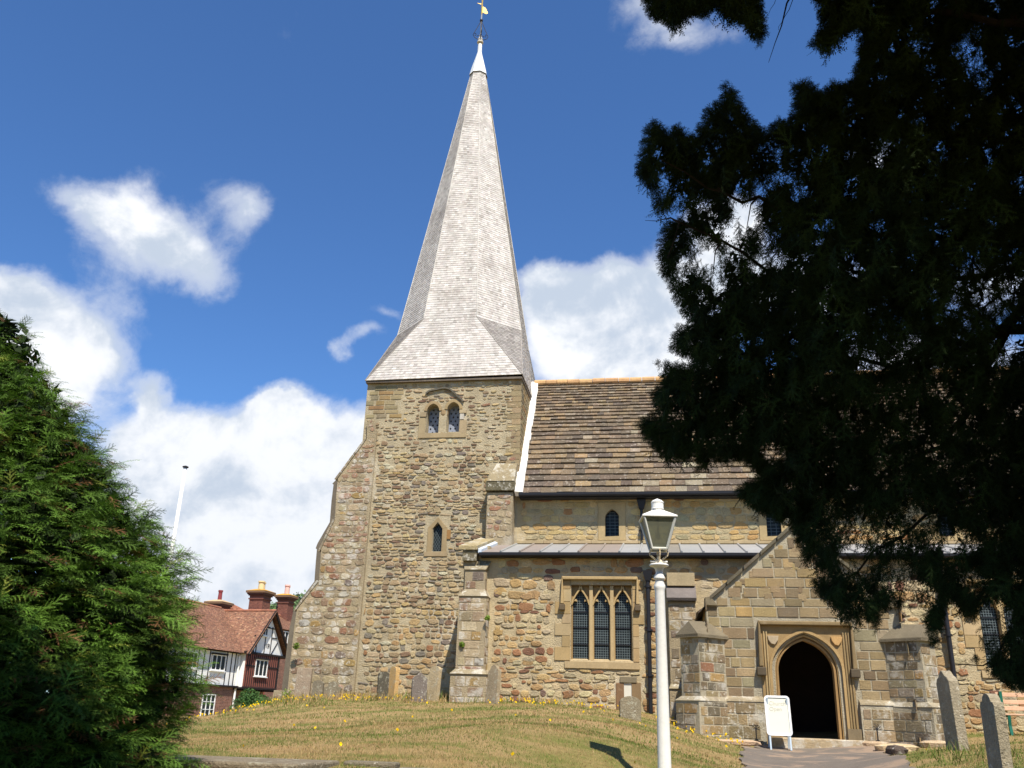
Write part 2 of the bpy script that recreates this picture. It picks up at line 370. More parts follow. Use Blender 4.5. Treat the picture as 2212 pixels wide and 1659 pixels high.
def courses(mb, BL, BR, TR, TL, expo, sw, th, pal, jt=.1, lift=.0, tilt=.0):
    BL, BR, TR, TL = map(Vector, (BL, BR, TR, TL)); H = ((TL+TR)/2-(BL+BR)/2).length
    nrm = (BR-BL if (BR-BL).length > .01 else TR-TL).cross((TL+TR)/2-(BL+BR)/2).normalized(); v = 0.; i = 0
    while v < H-1e-4:
        e = expo(v/H) if callable(expo) else expo; v2 = min(v+e, H); ta, tb = v/H, v2/H
        l0, r0, l1, r1 = BL.lerp(TL, ta), BR.lerp(TR, ta), BL.lerp(TL, tb), BR.lerp(TR, tb)
        w0 = max((r0-l0).length, (r1-l1).length); swk = sw(v/H) if callable(sw) else sw; cuts = [0.]; u = random.uniform(.2, 1)*swk
        while u < w0-swk*.3: cuts.append(u/w0); u += swk*random.uniform(.65, 1.35)
        cuts.append(1.)
        for a, b in zip(cuts[:-1], cuts[1:]):
            col = jit(lin(pick(pal)), jt); t1 = th*random.uniform(.7, 1.3); dz = random.uniform(-1, 1)*tilt
            p = [l0.lerp(r0, a), l0.lerp(r0, b), l1.lerp(r1, b), l1.lerp(r1, a)]; g_ = (p[1]-p[0])*.012
            dn = (l0-l1).normalized()*dz
            top = [p[0]+nrm*t1+g_+dn, p[1]+nrm*t1-g_+dn, p[2]+nrm*(t1*.12), p[3]+nrm*(t1*.12)]
            bot = [p[0]-nrm*.02+g_, p[1]-nrm*.02-g_]
            mb.add(top+bot, [(0, 1, 2, 3), (4, 5, 1, 0), (0, 3, 4), (1, 5, 2)], col)
        v = v2; i += 1
    return mb
def arch(x0, x1, zs, za, T=70, n=10):
    T = math.radians(T); xm = (x0+x1)/2; w = xm-x0; h = za-zs; L = []
    for i in range(n+1):
        th = T*i/n; L.append((x0+w*(1-math.cos(th))/(1-math.cos(T)), zs+h*math.sin(th)/math.sin(T)))
    return L+[(2*xm-x, z) for x, z in L[-2::-1]]
def opening(x0, x1, z0, zs, za, T=70, n=10): return [(x0, z0)]+arch(x0, x1, zs, za, T, n)+[(x1, z0)]
PT = [(3, (190, 168, 134)), (3, (176, 152, 120)), (1.6, (156, 130, 104)), (1.4, (196, 172, 130)), (.8, (138, 110, 90)), (.9, (140, 128, 116)), (.2, (158, 118, 96)), (.4, (190, 160, 112)), (1.2, (202, 190, 166))]
PA = [(2, (200, 168, 122)), (2, (184, 148, 106)), (1.1, (168, 122, 88)), (.6, (140, 100, 80)), (3, (206, 186, 148)), (.2, (128, 104, 92)), (.8, (190, 156, 106)), (2, (184, 166, 136))]
PN = [(3, (206, 180, 130)), (3, (196, 168, 120)), (1, (198, 158, 104)), (.4, (176, 130, 88)), (2, (184, 168, 134)), (.2, (146, 104, 78))]
PP = [(3, (158, 136, 102)), (2.5, (144, 124, 94)), (1.5, (170, 145, 102)), (1.2, (130, 113, 88)), (.5, (176, 142, 94)), (.12, (148, 106, 78)), (1, (156, 142, 114)), (1.5, (170, 148, 112))]
PB = [(3, (178, 158, 126)), (2, (160, 140, 112)), (1, (150, 122, 98)), (1.2, (190, 172, 140)), (.7, (176, 146, 96)), (.5, (130, 116, 104)), (.6, (160, 118, 92))]
PD = [(1, (204, 176, 126)), (1, (196, 168, 120)), (.6, (210, 186, 142))]
MT, MA, MN_, MP = lin((194, 178, 148)), lin((206, 186, 150)), lin((200, 180, 142)), lin((190, 178, 154))
MBt = lin((180, 162, 132))
# ------------------------------------------------------------ terrain
CTRL = np.array([(0, 0, .0), (-4, 0, .3), (4, 0, .2), (0, -8, -.2), (-10, -6, .2), (10, -6, .2), (-3, 8, 1.02), (-.6, 8, .9), (1.2, 8, .6), (-5, 8, 1.0), (3.3, 9, 1.05), (6, 8, 1.15), (-.9, 12, 1.24), (-5.2, 12, 1.2), (-9, 10, .9),
  (-1.1, 16, 1.48), (-4, 16, 1.45), (-8.3, 16, 1.2), (-1.3, 20, 1.62), (-4.4, 20, 1.68), (-7, 20, 1.6), (-8.9, 20, 1.44), (-10.6, 20, 1.14), (-13, 20, .8), (-1.7, 24.6, 1.8), (-5.2, 24.3, 1.84), (-7, 27, 1.95), (-10.4, 27, 1.86), (-11.6, 27, 1.72), (-13.4, 27, 1.2), (-16, 28, .8),
  (.5, 20, 1.27), (1.0, 18, 1.06), (.2, 16, 1.22), (.1, 12.6, 1.08), (0, 10.4, .72), (0, 24.3, 1.6), (.6, 22.4, 1.38), (1.4, 21.6, 1.1), (3.2, 22.2, 1.08), (3, 20, 1.0), (2.7, 18, .93), (2.3, 15, .84), (2, 12, .8), (4.8, 21.6, 1.12), (5.6, 21.8, 1.2), (6.2, 22.4, 1.3), (6.5, 24.6, 1.5), (9, 24, 1.5), (7.9, 20, 1.42), (4.9, 18, 1.15), (4.0, 14, 1.2), (4.2, 15.2, 1.3), (5.2, 15, 1.25), (8, 14, 1.35), (12, 20, 1.5), (-20, 10, .6), (-20, 35, .8), (14, 30, 1.4), (0, 34, 1.7), (20, 0, .4), (-20, -10, 0)])
def phi(r): return np.sqrt(r*r+2.2)
_n = len(CTRL); _A = np.zeros((_n+3, _n+3)); _A[:_n, :_n] = phi(np.hypot(CTRL[:, None, 0]-CTRL[None, :, 0], CTRL[:, None, 1]-CTRL[None, :, 1]))+np.eye(_n)*-.02
_A[:_n, _n] = 1; _A[:_n, _n+1:] = CTRL[:, :2]; _A[_n:, :_n] = _A[:_n, _n:].T
_w = np.linalg.solve(_A, np.r_[CTRL[:, 2], 0, 0, 0])
def terr(x, y):
    x = np.atleast_1d(np.asarray(x, float)); y = np.atleast_1d(np.asarray(y, float)); z = _w[_n]+_w[_n+1]*x+_w[_n+2]*y
    for i in range(_n): z = z+_w[i]*phi(np.hypot(x-CTRL[i, 0], y-CTRL[i, 1]))
    z = z+.025*np.sin(x*1.7+y*.6)*np.sin(y*1.3-x*.4)+.012*np.sin(x*4.1+1)*np.sin(y*3.7)
    r = np.hypot(x, y-12); k = np.clip((r-22)/14, 0, 1); k = k*k*(3-2*k)
    return z*(1-k)+.8*k
def tz(x, y): return float(terr(x, y)[0])
# ------------------------------------------------------------ ground, path
def grid_mesh(xs, ys, zf):
    X, Y = np.meshgrid(xs, ys); Z = zf(X.ravel(), Y.ravel()); v = np.stack([X.ravel(), Y.ravel(), Z], 1)
    nx, ny = len(xs), len(ys); i = np.arange(nx-1)[None, :]+nx*np.arange(ny-1)[:, None]; i = i.ravel()
    return v, np.stack([i, i+1, i+1+nx, i+nx], 1)
gm = bpy.data.materials.new('dry_grass_ground'); gm.use_nodes = True; gm.node_tree.nodes.clear(); h = NT(gm.node_tree)
pos = h.n('ShaderNodeNewGeometry').outputs['Position']
sv = h.v('MULTIPLY', pos, (1., 1.7, 1.))
f1 = h.mr(h.noise(sv, .55, 6, .62, .4), .42, .6, 0, 1, True); f2 = h.mr(h.noise(sv, 2.6, 5, .65, .3), .35, .68, 0, 1)
c = h.mix(f1, lin((172, 145, 100)), lin((102, 116, 50))); c = h.mix(h.m('MULTIPLY', f2, .5), c, lin((180, 150, 106)))
c = h.mix(h.m('MULTIPLY', h.mr(h.noise(pos, 30, 4, .7), .3, .7, 0, 1), .5), c, lin((112, 96, 56)))
b = h.n('ShaderNodeBsdfPrincipled'); h.l(c, b.inputs['Base Color']); b.inputs['Roughness'].default_value = .95; b.inputs['Specular IOR Level'].default_value = .1
bn = h.n('ShaderNodeBump'); bn.inputs['Distance'].default_value = .05; h.l(h.noise(pos, 24, 6, .7), bn.inputs['Height']); h.l(bn.outputs[0], b.inputs['Normal'])
o = h.n('ShaderNodeOutputMaterial'); h.l(b.outputs[0], o.inputs[0])
ax = lambda a, b, c, d, s: np.unique(np.round(np.r_[np.array([-1500, -700, -300, -150, -80, -50]), np.arange(-34, a, 1.), np.arange(a, b, s), np.arange(b, 35, 1.), np.array([50, 80, 150, 300, 700, 1500])], 3))
xs = ax(-14, 10, 0, 0, .2); ys = np.unique(np.round(np.r_[[-900, -300, -100, -50], np.arange(-24, 6, 1.), np.arange(6, 28, .2), np.arange(28, 60, 1.5), [80, 120, 200, 400, 800, 1600]], 3))
v, f = grid_mesh(xs, ys, terr); tag(build_np('ground', v, f, (1, 1, 1), gm), kind='structure')
# path ribbon from the doorstep down towards the gate
pc = [(3.25, 22.15, 1.25, 1.15), (3.2, 21.4, 1.45, 1.35), (3.0, 20, 1.5, 1.25), (2.7, 18, 1.4, 1.2), (2.4, 15.5, 1.25, 1.1), (2.1, 12.5, 1.1, 1.1), (2., 9.5, 1., 1.), (2.2, 5, 1., 1.), (2.6, 0, 1., 1.)]
pv = []; K = 200; T_ = np.linspace(0, len(pc)-1, K)
pca = np.array(pc); ctr = np.stack([np.interp(T_, range(len(pc)), pca[:, k]) for k in range(4)], 1)
NW = 14; vs = []
for cx, cy, wl, wr in ctr:
    for j in range(NW+1):
        x = cx-wl+(wl+wr)*j/NW+(.04*math.sin(cy*3)+.025*math.sin(cy*8.3)+.012*math.sin(cy*23) if j in (0, NW) else 0); vs.append((x, cy))
vs = np.array(vs); z = terr(vs[:, 0], vs[:, 1])+.028; i = (np.arange(NW)[None, :]+(NW+1)*np.arange(K-1)[:, None]).ravel()
tag(build_np('path', np.c_[vs, z], np.stack([i, i+1, i+NW+2, i+NW+1], 1), lin((116, 106, 94)), M['asphalt']), kind='structure')
def on_path(x, y):
    x = np.asarray(x); y = np.asarray(y); o_ = np.argsort(pca[:, 1]); q = pca[o_]
    cx = np.interp(y, q[:, 1], q[:, 0]); wl = np.interp(y, q[:, 1], q[:, 2]); wr = np.interp(y, q[:, 1], q[:, 3])
    return (x > cx-wl) & (x < cx+wr) & (y < 22.2)
# ------------------------------------------------------------ church
YT, YN, YA, YP = 27.5, 27.5, 24.9, 22.4
church = empty('parish_church', (-2, 27.5, 1.5), 'old stone church with shingled spire, lean-to aisle and gabled south porch', 'church')
XL, XR = -9.92, -4.53; YB = 32.9; AX = (-7.22, 30.2); Z0 = .6
S27 = south(YT)
# tower
belL = opening(-7.74, -7.30, 10.32, 11.10, 11.34, 80); belR = opening(-7.04, -6.6, 10.34, 11.14, 11.38, 80)
slit = opening(-7.27, -6.97, 6.36, 7.06, 7.26, 55, 6)
mb = MB(); mb.plate(S27, [(XL, Z0), (XR, Z0), (XR, 12.22), (XL, 12.18)], [belL, belR, slit], .75, MT)
mb.fbox(FR((XR, YT+.76, 0), (0, 1, 0), (0, 0, 1)), 0, YB-YT-.76, Z0, 12.22, -.7, 0, MT)
mb.fbox(FR((XL, YB, 0), (0, -1, 0), (0, 0, 1)), 0, YB-YT-.76, Z0, 12.2, -.7, 0, MT)
mb.box(XL+.7, XR-.7, YB-.7, YB, Z0, 12.2, MT)
tower = mb.build('tower', M['mortar'], church)
butR = -9.42
belbox = (-7.98, -6.34, 10.15, 11.62); slitbox = (-7.52, -6.74, 6.2, 7.5)
quoinTL = (XL-.1, -8.62, 10.85, 12.3)
keepT = keeper([(butR+.06, 1.0), (-4.6, 1.0), (-4.6, 12.16), (XL+.02, 12.12), (XL+.02, 9.9), (butR+.06, 9.9)], [belbox, slitbox, quoinTL, (-5.5, -4.4, 1, 9.25), (-5.7, -4.4, 1, 6.85)])
mb = MB()
stones(mb, S27, XL, XR, 1.2, 4.6, keepT, (.08, .2), (.12, .38), .02, (.01, .035), PT+PT+PA[:3], 1., .08)
stones(mb, S27, XL, XR, 4.6, 9.6, keepT, (.07, .16), (.12, .38), .018, (.012, .04), PT, 1., .1)
stones(mb, S27, XL, XR, 9.6, 12.2, keepT, (.08, .16), (.12, .36), .045, (.01, .03), PT, 1., .3)
rs = mb.build('rubble_facing', M['stone'], tower)
mb = MB(); PQ = [(2, (164, 147, 112)), (1, (172, 144, 100)), (1, (146, 133, 106)), (.3, (154, 120, 86))]
stones(mb, S27, XL, -8.65, 10.87, 12.12, keeper([(XL, 10.8), (-8.6, 10.8), (-8.6, 12.12), (XL, 12.12)], [(-8.75, -8.5, 11.2, 11.5)]), (.15, .2), (.3, .62), .02, (.012, .02), PQ, 0, 0)
mb.build('corner_ashlar', M['ashlar'], tower); mb = MB()
for k in range(22):
    z0 = 8.95+k*.2; w = .45 if k % 2 else .28
    if z0 < 12.0: mb.fbox(S27, XR-w, XR+.008, z0, z0+.185, -.02, .014, jit(lin((160, 140, 108)), .12))
E1 = east(XR); stones(mb, E1, YT+.02, YB, 6.5, 12.2, keeper([(YT, 8.6), (YB, 6), (YB, 12.18), (YT, 12.18)]), (.14, .22), (.25, .6), .02, (.008, .016), PQ, 0, 0)
mb.build('quoin', M['ashlar'], tower)
# belfry opening: surround, shaft, pierced boards
mb = MB(); B = S27
for (u0, u1, v0, v1) in ((-7.98, -7.76, 10.3, 10.86), (-6.58, -6.34, 10.3, 10.74), (-7.98, -6.34, 10.14, 10.3)): mb.fbox(B, u0, u1, v0, v1, -.05, .035, jit(lin((196, 176, 138))))
mb.fbox(B, -7.95, -7.74, 10.88, 11.04, -.05, .06, lin((186, 168, 134))); mb.fbox(B, -6.6, -6.36, 10.98, 11.10, -.05, .06, lin((200, 182, 146)))
mb.fbox(B, -6.58, -6.44, 10.76, 10.96, -.02, .05, lin((214, 208, 194)))
for A_ in (arch(-7.78, -7.26, 11.10, 11.40, 80), arch(-7.08, -6.56, 11.14, 11.44, 80)): mb.strip(B, A_, .1, -.04, .03, jit(lin((190, 166, 124))))
mb.lathe([(.13, 0), (.1, .05), (.095, .45), (.12, .5), (.1, .53), (.15, .66), (.15, .8)], (-7.17, YT+.12, 10.32), 14, col=lin((184, 158, 118)))
stones(mb, B, -7.9, -6.4, 11.42, 11.62, keeper(None), (.1, .1), (.15, .3), .03, (.01, .03), PT, 1.)
mb.build('belfry_surround', M['dressed'], tower, bevel=.008)
mb = MB(); hp = [wy((1280+x*.1627)*.6777, (1200+y*.1627)*.6777, YT) for x, y in ((480, 350), (540, 300), (600, 278), (700, 262), (800, 238), (880, 238), (960, 262), (1030, 320), (1100, 392), (1180, 460), (1215, 500))]
mb.strip(B, hp, .055, 0, .085, lin((104, 98, 86))); mb.build('hood_mould', M['ashlar'], tower)
mb = MB()
for (x0, x1, zt) in ((-7.76, -7.28, 11.36), (-7.06, -6.58, 11.4)):
    holes = []
    for r in range(7):
        for c_ in range(3 if r % 2 else 2):
            cx = x0+.24+(c_-(1 if r % 2 else .5))*.155; cz = 10.43+r*.135; holes.append([(cx-.034, cz), (cx, cz-.045), (cx+.034, cz), (cx, cz+.045)])
    mb.plate(B, [(x0, 10.3), (x1, 10.3), (x1, zt), (x0, zt)], holes, .03, WH, -.36)
mb.build('louvre_board', M['louvre'], tower)
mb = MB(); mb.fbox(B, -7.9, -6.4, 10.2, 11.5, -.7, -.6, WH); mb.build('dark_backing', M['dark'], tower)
def leaded(parent, fr, x0, x1, z0, z1, d, nx, nz, diag=False):
    MB().fbox(fr, x0, x1, z0, z1, d-.02, d).build('glass_pane', M['glass'], parent)
    mb = MB(); t = .006
    if diag:
        s_ = .085; k = -int((z1-z0)/s_)-2
        while k*s_ < (x1-x0):
            for sg in (1, -1):
                a = Vector((x0+k*s_, z0)) if sg > 0 else Vector((x1-k*s_, z0)); dr = Vector((sg*.62, 1)); pts = []
                for i in range(60):
                    p = a+dr*(i*.03)
                    if x0 < p.x < x1 and z0 < p.y < z1: pts.append(p)
                if len(pts) > 1: mb.strip(fr, [pts[0], pts[-1]], .008, d, d+.008)
            k += 1
    else:
        for i in range(1, nx): x = x0+(x1-x0)*i/nx; mb.fbox(fr, x-t, x+t, z0, z1, d, d+.01)
        for i in range(1, nz): z = z0+(z1-z0)*i/nz; mb.fbox(fr, x0, x1, z-t, z+t, d+.002, d+.012)
    return mb.build('lead_grid', M['came'], parent)
w = MB()
w.strip(S27, [(-7.36, 6.3), (-7.36, 7.1), (-7.12, 7.38), (-6.88, 7.1), (-6.88, 6.3)], .16, -.05, .03, lin((182, 160, 120)))
w.fbox(S27, -7.52, -6.76, 6.2, 6.34, -.05, .035, lin((190, 168, 130))); w.fbox(S27, -6.8, -6.68, 6.75, 7.05, 0, .04, lin((176, 134, 82)))
sw_ = w.build('slit_window', M['dressed'], tower, bevel=.008); leaded(sw_, S27, -7.29, -6.95, 6.34, 7.3, -.13, 2, 4, True)
# tower SW and NW buttresses
za = lambda x, y: ((880+x*.6633)*.6777, (1200+y*.6633)*.6777)
prof = [(436, 300), (400, 345), (345, 415), (297, 488), (290, 560), (282, 690), (238, 768), (216, 830), (212, 900), (205, 985), (150, 1050), (100, 1118), (88, 1200), (76, 1300), (66, 1400), (58, 1480)]
YBu = 27.41; SB = south(YBu)
pl_ = [wy(*za(*p), YBu) for p in prof]; pl_ += [(pl_[-1][0]-.02, .7)]
poly = [(butR, .7), (butR, 10.4), (-9.62, 10.86), (-9.8, 10.7)]+pl_
mb = MB(); mb.prism(SB, poly, -1.0, 0, MBt)
plinth = [(-12.1, .6), (butR, .6), (butR, 2.05), (-11.95, 2.05)]; mb.prism(south(YBu-.12), plinth, -1.3, 0, MBt)
wb = mb.build('corner_buttress', M['mortar'], church)
mb = MB(); kp = keeper(poly, [(-13, -9, 0, 2.05)])
stones(mb, SB, -12.2, butR, 2.05, 6.5, kp, (.14, .27), (.18, .5), .014, (.006, .02), PB, .5, 0); stones(mb, SB, -11.2, butR, 6.5, 10.8, kp, (.12, .24), (.18, .45), .014, (.006, .02), PB+[(2.5, (176, 142, 114)), (1.5, (164, 132, 108))], .5, 0)
stones(mb, south(YBu-.12), -12.1, butR, 1.2, 2.0, keeper(plinth), (.2, .3), (.3, .6), .02, (.01, .02), PB, .4, 0)
mb.build('stone_facing', M['lichen'], wb)
mb = MB(); cp = [lin((150, 136, 112)), lin((138, 126, 106)), lin((160, 144, 118))]
def coping(mb, p0, p1, y0, y1, th, over, n):
    p0, p1 = Vector((p0[0], 0, p0[1])), Vector((p1[0], 0, p1[1])); d = (p1-p0); L = d.length; d.normalize(); nn = Vector((d.z, 0, -d.x)); nn = nn if nn.z > 0 else -nn
    for i in range(n):
        a = p0+d*(L*i/n+.006); b = p0+d*(L*(i+1)/n-.006+(over if i == n-1 else 0)); t = nn*th*random.uniform(.85, 1.15); Yv = Vector((0, 1, 0))
        q = [a+Yv*y0, b+Yv*y0, b+Yv*y1, a+Yv*y1]; mb.hexa(q+[x+t for x in q], jit(random.choice(cp), .1))
for i_, j_, n_ in ((0, 3, 7), (5, 7, 4), (9, 11, 5)): mb = MB(); coping(mb, pl_[i_], pl_[j_], YBu-.03, YBu+1.0, .07, .1, n_); mb.build('weathering_slab', M['lichen'], wb, bevel=.01)
prof2 = [(436, 305), (400, 350), (340, 428), (285, 500), (270, 515), (276, 520), (266, 600), (258, 700), (200, 800), (190, 826), (196, 830), (190, 900), (184, 985), (120, 1070), (84, 1125), (66, 1200), (52, 1300), (40, 1400), (30, 1480)]
p2 = [wy(*za(*p), 31.9) for p in prof2]; p2 += [(p2[-1][0], .7)]
MB().prism(south(31.9), [(-9.9, .7), (-9.9, 10.4)]+p2, -1.0, 0, lin((120, 110, 96))).build('corner_buttress', M['ashlar'], church)
# spire
shPal = [(3, (194, 187, 177)), (3, (188, 180, 170)), (2, (200, 193, 183)), (1, (180, 172, 162)), (.6, (208, 202, 192)), (.3, (166, 158, 148))]
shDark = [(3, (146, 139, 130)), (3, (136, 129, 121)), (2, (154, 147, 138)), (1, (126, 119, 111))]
ze, zo, za_ = 12.22, 14.72, 27.3; hw = 2.93; ap = 2.33
R8 = ap/math.cos(math.pi/8)
oc = [Vector((AX[0]+R8*math.cos(math.radians(-112.5+45*k)), AX[1]+R8*math.sin(math.radians(-112.5+45*k)), zo)) for k in range(8)]
rt = .31; ot = [Vector((AX[0]+rt*math.cos(math.radians(-112.5+45*k)), AX[1]+rt*math.sin(math.radians(-112.5+45*k)), za_)) for k in range(8)]
cn = [Vector((AX[0]+sx*2.74, AX[1]+sy*2.86, ze+(.05 if sx > 0 else -.01))) for sx, sy in ((-1, -1), (1, -1), (1, 1), (-1, 1))]
mb = MB()
for k in range(8): courses(mb, oc[k], oc[(k+1) % 8], ot[(k+1) % 8], ot[k], .1, .11, .010, shPal, .06)
for i in range(4):
    courses(mb, cn[i], cn[(i+1) % 4], oc[(2*i+1) % 8], oc[2*i], .1, .12, .010, shPal, .06)
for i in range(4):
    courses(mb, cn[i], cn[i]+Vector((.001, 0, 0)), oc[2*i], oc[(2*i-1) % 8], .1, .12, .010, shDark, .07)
spire = mb.build('spire', M['shingle'], church)
mb = MB()
for k in range(8): mb.tube([oc[k]+(oc[k]-Vector((AX[0], AX[1], oc[k].z))).normalized()*.008, ot[k]], .016, 5, lin((206, 200, 188)), False)
for i in range(4):
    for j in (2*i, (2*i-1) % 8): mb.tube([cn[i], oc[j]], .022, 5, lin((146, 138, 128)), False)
mb.build('hip_shingle', M['shingle'], spire)
mb = MB(); e_ = hw-.02; mb.box(AX[0]-2.73, AX[0]+2.73, AX[1]-2.83, AX[1]+2.83, 12.13, 12.2, lin((120, 108, 96))); mb.build('eaves_board', M['ashlar'], spire)  # board's dark tone paints the shadow band under the spire eaves
# lead cap and vane
def cap8(mb, rings, col):
    vs = []
    for r, z in rings:
        for k in range(8): a = math.radians(-112.5+45*k); vs.append((AX[0]+r*math.cos(a), AX[1]+r*math.sin(a), z))
    mb.add(vs, [(i*8+k, i*8+(k+1) % 8, i*8+8+(k+1) % 8, i*8+8+k) for i in range(len(rings)-1) for k in range(8)], col)
mb = MB(); cap8(mb, [(.4, 27.14), (.385, 27.18), (.32, 27.5), (.22, 27.9), (.13, 28.25), (.095, 28.4), (.09, 28.85)], lin((236, 236, 232)))
mb.lathe([(.09, 0), (.14, .03), (.14, .08), (.1, .14), (.12, .2), (.08, .28), (.05, .36), (.04, .5)], (*AX, 28.9), 12, col=lin((196, 186, 170)))
mb.build('lead_cap', M['wlead'], spire)
mb = MB(); mb.tube([(AX[0], AX[1], 29.3), (AX[0], AX[1], 30.6)], .03, 8, lin((170, 165, 160)))
vane = mb.build('weather_vane', M['wlead'], church)
mb = MB()
for k in range(4):
    a = math.radians(20+90*k); c_, s_ = math.cos(a), math.sin(a)
    mb.tube([(AX[0]+.3*t_*c_, AX[1]+.3*t_*s_, 30.15-.75*t_) for t_ in (0.05, .3, .6, 1)], .014, 5)
    mb.tube([(AX[0]+r*c_, AX[1]+r*s_, z) for r, z in ((.02, 29.12), (.15, 29.12), (.27, 29.2), (.33, 29.32), (.29, 29.42), (.21, 29.4), (.2, 29.32), (.25, 29.29))], .016, 5)
    mb.tube([(AX[0]+r*c_, AX[1]+r*s_, z) for r, z in ((.02, 29.3), (.1, 29.33), (.16, 29.26))], .014, 5)
mb.lathe([(.03, 0), (.07, .03), (.07, .09), (.03, .12)], (*AX, 30.1), 10); mb.build('scroll_bracket', M['iron'], vane)
mb = MB(); mb.tube([(AX[0], AX[1], 30.5), (AX[0], AX[1], 31.3)], .035, 8); fv = FR((AX[0], AX[1], 0), (.9, .44, 0), (0, 0, 1))
mb.prism(fv, [(.02, 30.62), (.02, 30.95), (.16, 30.9), (.28, 30.66), (.22, 30.58)], -.01, .01); mb.prism(fv, [(-.05, 31.04), (-.24, 31.07), (-.05, 31.09)], -.01, .01)
mb.lathe([(0, -.05), (.05, 0), (0, .05)], (AX[0], AX[1], 31.33), 8); mb.build('vane_flag', M['gold'], vane)
# nave: clerestory wall, roof
XE = 15.0; NV0 = 6.5
cw = []
for i, (a, b) in enumerate(((-1.75, -1.32), (3.12, 3.55), (8.0, 8.43), (12.6, 13.03))): cw.append((a, b))
mb = MB(); mb.plate(S27, [(XR, NV0-1.2), (XE, NV0-1.2), (XE, 8.25), (XR, 8.25)], [opening(a, b, 6.84, 7.42, 7.69, 50, 6) for a, b in cw], .7, MN_)
mb.fbox(S27, XR, XE, 5.3, 8.2, -1.5, -.72, MN_)
nave = mb.build('clerestory_wall', M['mortar'], church)
mb = MB(); cb_ = [(a-.24, b+.22, 6.72, 7.98) for a, b in cw]
stones(mb, S27, XR, XE, 6.72, 8.1, keeper([(XR+.1, 6.7), (XE, 6.7), (XE, 8.1), (XR+.1, 8.1)], cb_), (.14, .25), (.18, .5), .016, (.008, .022), PN, .5, .03)
mb.build('stone_facing', M['stone'], nave)
for a, b in cw:
    w = MB(); w.plate(S27, [(a-.22, 6.72), (b+.2, 6.72), (b+.2, 7.9), (a-.22, 7.9)], [opening(a, b, 6.84, 7.42, 7.69, 50, 6)], .3, lin((206, 182, 134)), .02)
    w = w.build('clerestory_window', M['dressed'], nave, bevel=.008); leaded(w, S27, a-.02, b+.02, 6.8, 7.72, -.15, 3, 9)
mb = MB(); x = XR
while x < XE: l = random.uniform(.5, .9); mb.box(x+.006, x+l, YN-.09, YN+.1, 6.6, 6.69, jit(lin((206, 184, 142)), .08)); x += l
mb.build('string_course', M['dressed'], nave, bevel=.008)
E0, RD, RZ = (27.12, 8.12), 30.2, 12.98
slPal = [(3, (116, 100, 80)), (2.5, (105, 91, 74)), (2, (127, 109, 84)), (1.2, (96, 84, 71)), (.7, (138, 117, 88)), (.2, (150, 127, 92)), (.4, (146, 133, 110))]
mb = MB(); sagz = lambda x: 0
mb.add([(XR+.05, E0[0], E0[1]-.03), (XE, E0[0], E0[1]-.03), (XE, RD, RZ-.06), (XR+.05, RD, RZ-.06), (XR+.05, 2*RD-E0[0], E0[1]), (XE, 2*RD-E0[0], E0[1])], [(0, 1, 2, 3), (3, 2, 5, 4)], lin((70, 62, 56)))
courses(mb, (XR+.05, E0[0], E0[1]), (XE, E0[0], E0[1]), (XE, RD, RZ), (XR+.05, RD, RZ), lambda t: .29-.155*t, lambda t: .42-.2*t, .055, slPal, .12, 0, .014)
nroof = mb.build('nave_roof', M['slab'], church)
mb = MB(); x = XR+.05
while x < XE: l = random.uniform(.38, .5); zz = RZ+random.uniform(-.01, .015); mb.tube([(x+.01, RD-.02, zz), (x+l-.01, RD-.02, zz)], .13, 10, jit(lin((190, 150, 104)), .12)); x += l
mb.build('ridge_tile', M['tile'], nroof)
sl_ = Vector((0, RD-E0[0], RZ-E0[1])).normalized(); nr_ = Vector((0, -sl_.z, sl_.y))
mb = MB(); n_ = 16; L_ = (Vector((0, RD, RZ))-Vector((0, *E0))).length
for i in range(n_):
    a = Vector((XR-.05, *E0))+sl_*(L_*i/n_-.02); b = Vector((XR-.05, *E0))+sl_*(L_*(i+1)/n_-.012); w_ = Vector((.26+random.uniform(-.02, .02), 0, 0)); t = nr_*.13
    mb.hexa([a-nr_*.1, a+w_-nr_*.1, b+w_-nr_*.1, b-nr_*.1, a+t, a+w_+t*.8, b+w_+t*.8, b+t], jit(lin((246, 243, 236)), .05))
mb.build('white_verge', M['wpaint'], nroof, bevel=.02)
def gutter(name, x0, x1, y, z, parent): 
    mb = MB(); pr = [(-.065, .05), (-.06, -.02), (-.03, -.055), (.03, -.055), (.065, -.02), (.07, .05), (.05, .05), (.02, -.03), (-.03, -.03), (-.05, .05)]
    mb.prism(FR((0, y, z), (0, 1, 0), (0, 0, 1)), pr, x0, x1); return mb.build(name, M['gutter'], parent)
gutter('gutter', XR+.1, XE, 27.02, 8.07, nroof)
MB().box(XR+.1, XE, 27.12, 27.5, 7.99, 8.08, lin((60, 56, 52))).build('soffit', M['gutter'], nroof)
def downpipe(parent, x, y, z0, z1, r=.05, hopper=True):
    mb = MB(); mb.tube([(x, y, z0), (x, y, z1)], r, 12)
    z = z0+.3
    while z < z1: mb.lathe([(r+.005, -.03), (r+.022, -.03), (r+.022, .03), (r+.005, .03)], (x, y, z), 12); mb.box(x-.1, x+.1, y+r*.6, y+r+.03, z-.02, z+.02); z += 1.15
    if hopper: mb.hexa([(x-.07, y-.07, z1-.05), (x+.07, y-.07, z1-.05), (x+.07, y+.09, z1-.05), (x-.07, y+.09, z1-.05), (x-.14, y-.12, z1+.22), (x+.14, y-.12, z1+.22), (x+.14, y+.1, z1+.22), (x-.14, y+.1, z1+.22)])
    return mb.build('downpipe', M['gutter'], parent)
downpipe(nroof, -.62, 27.38, 6.7, 7.72, .045)
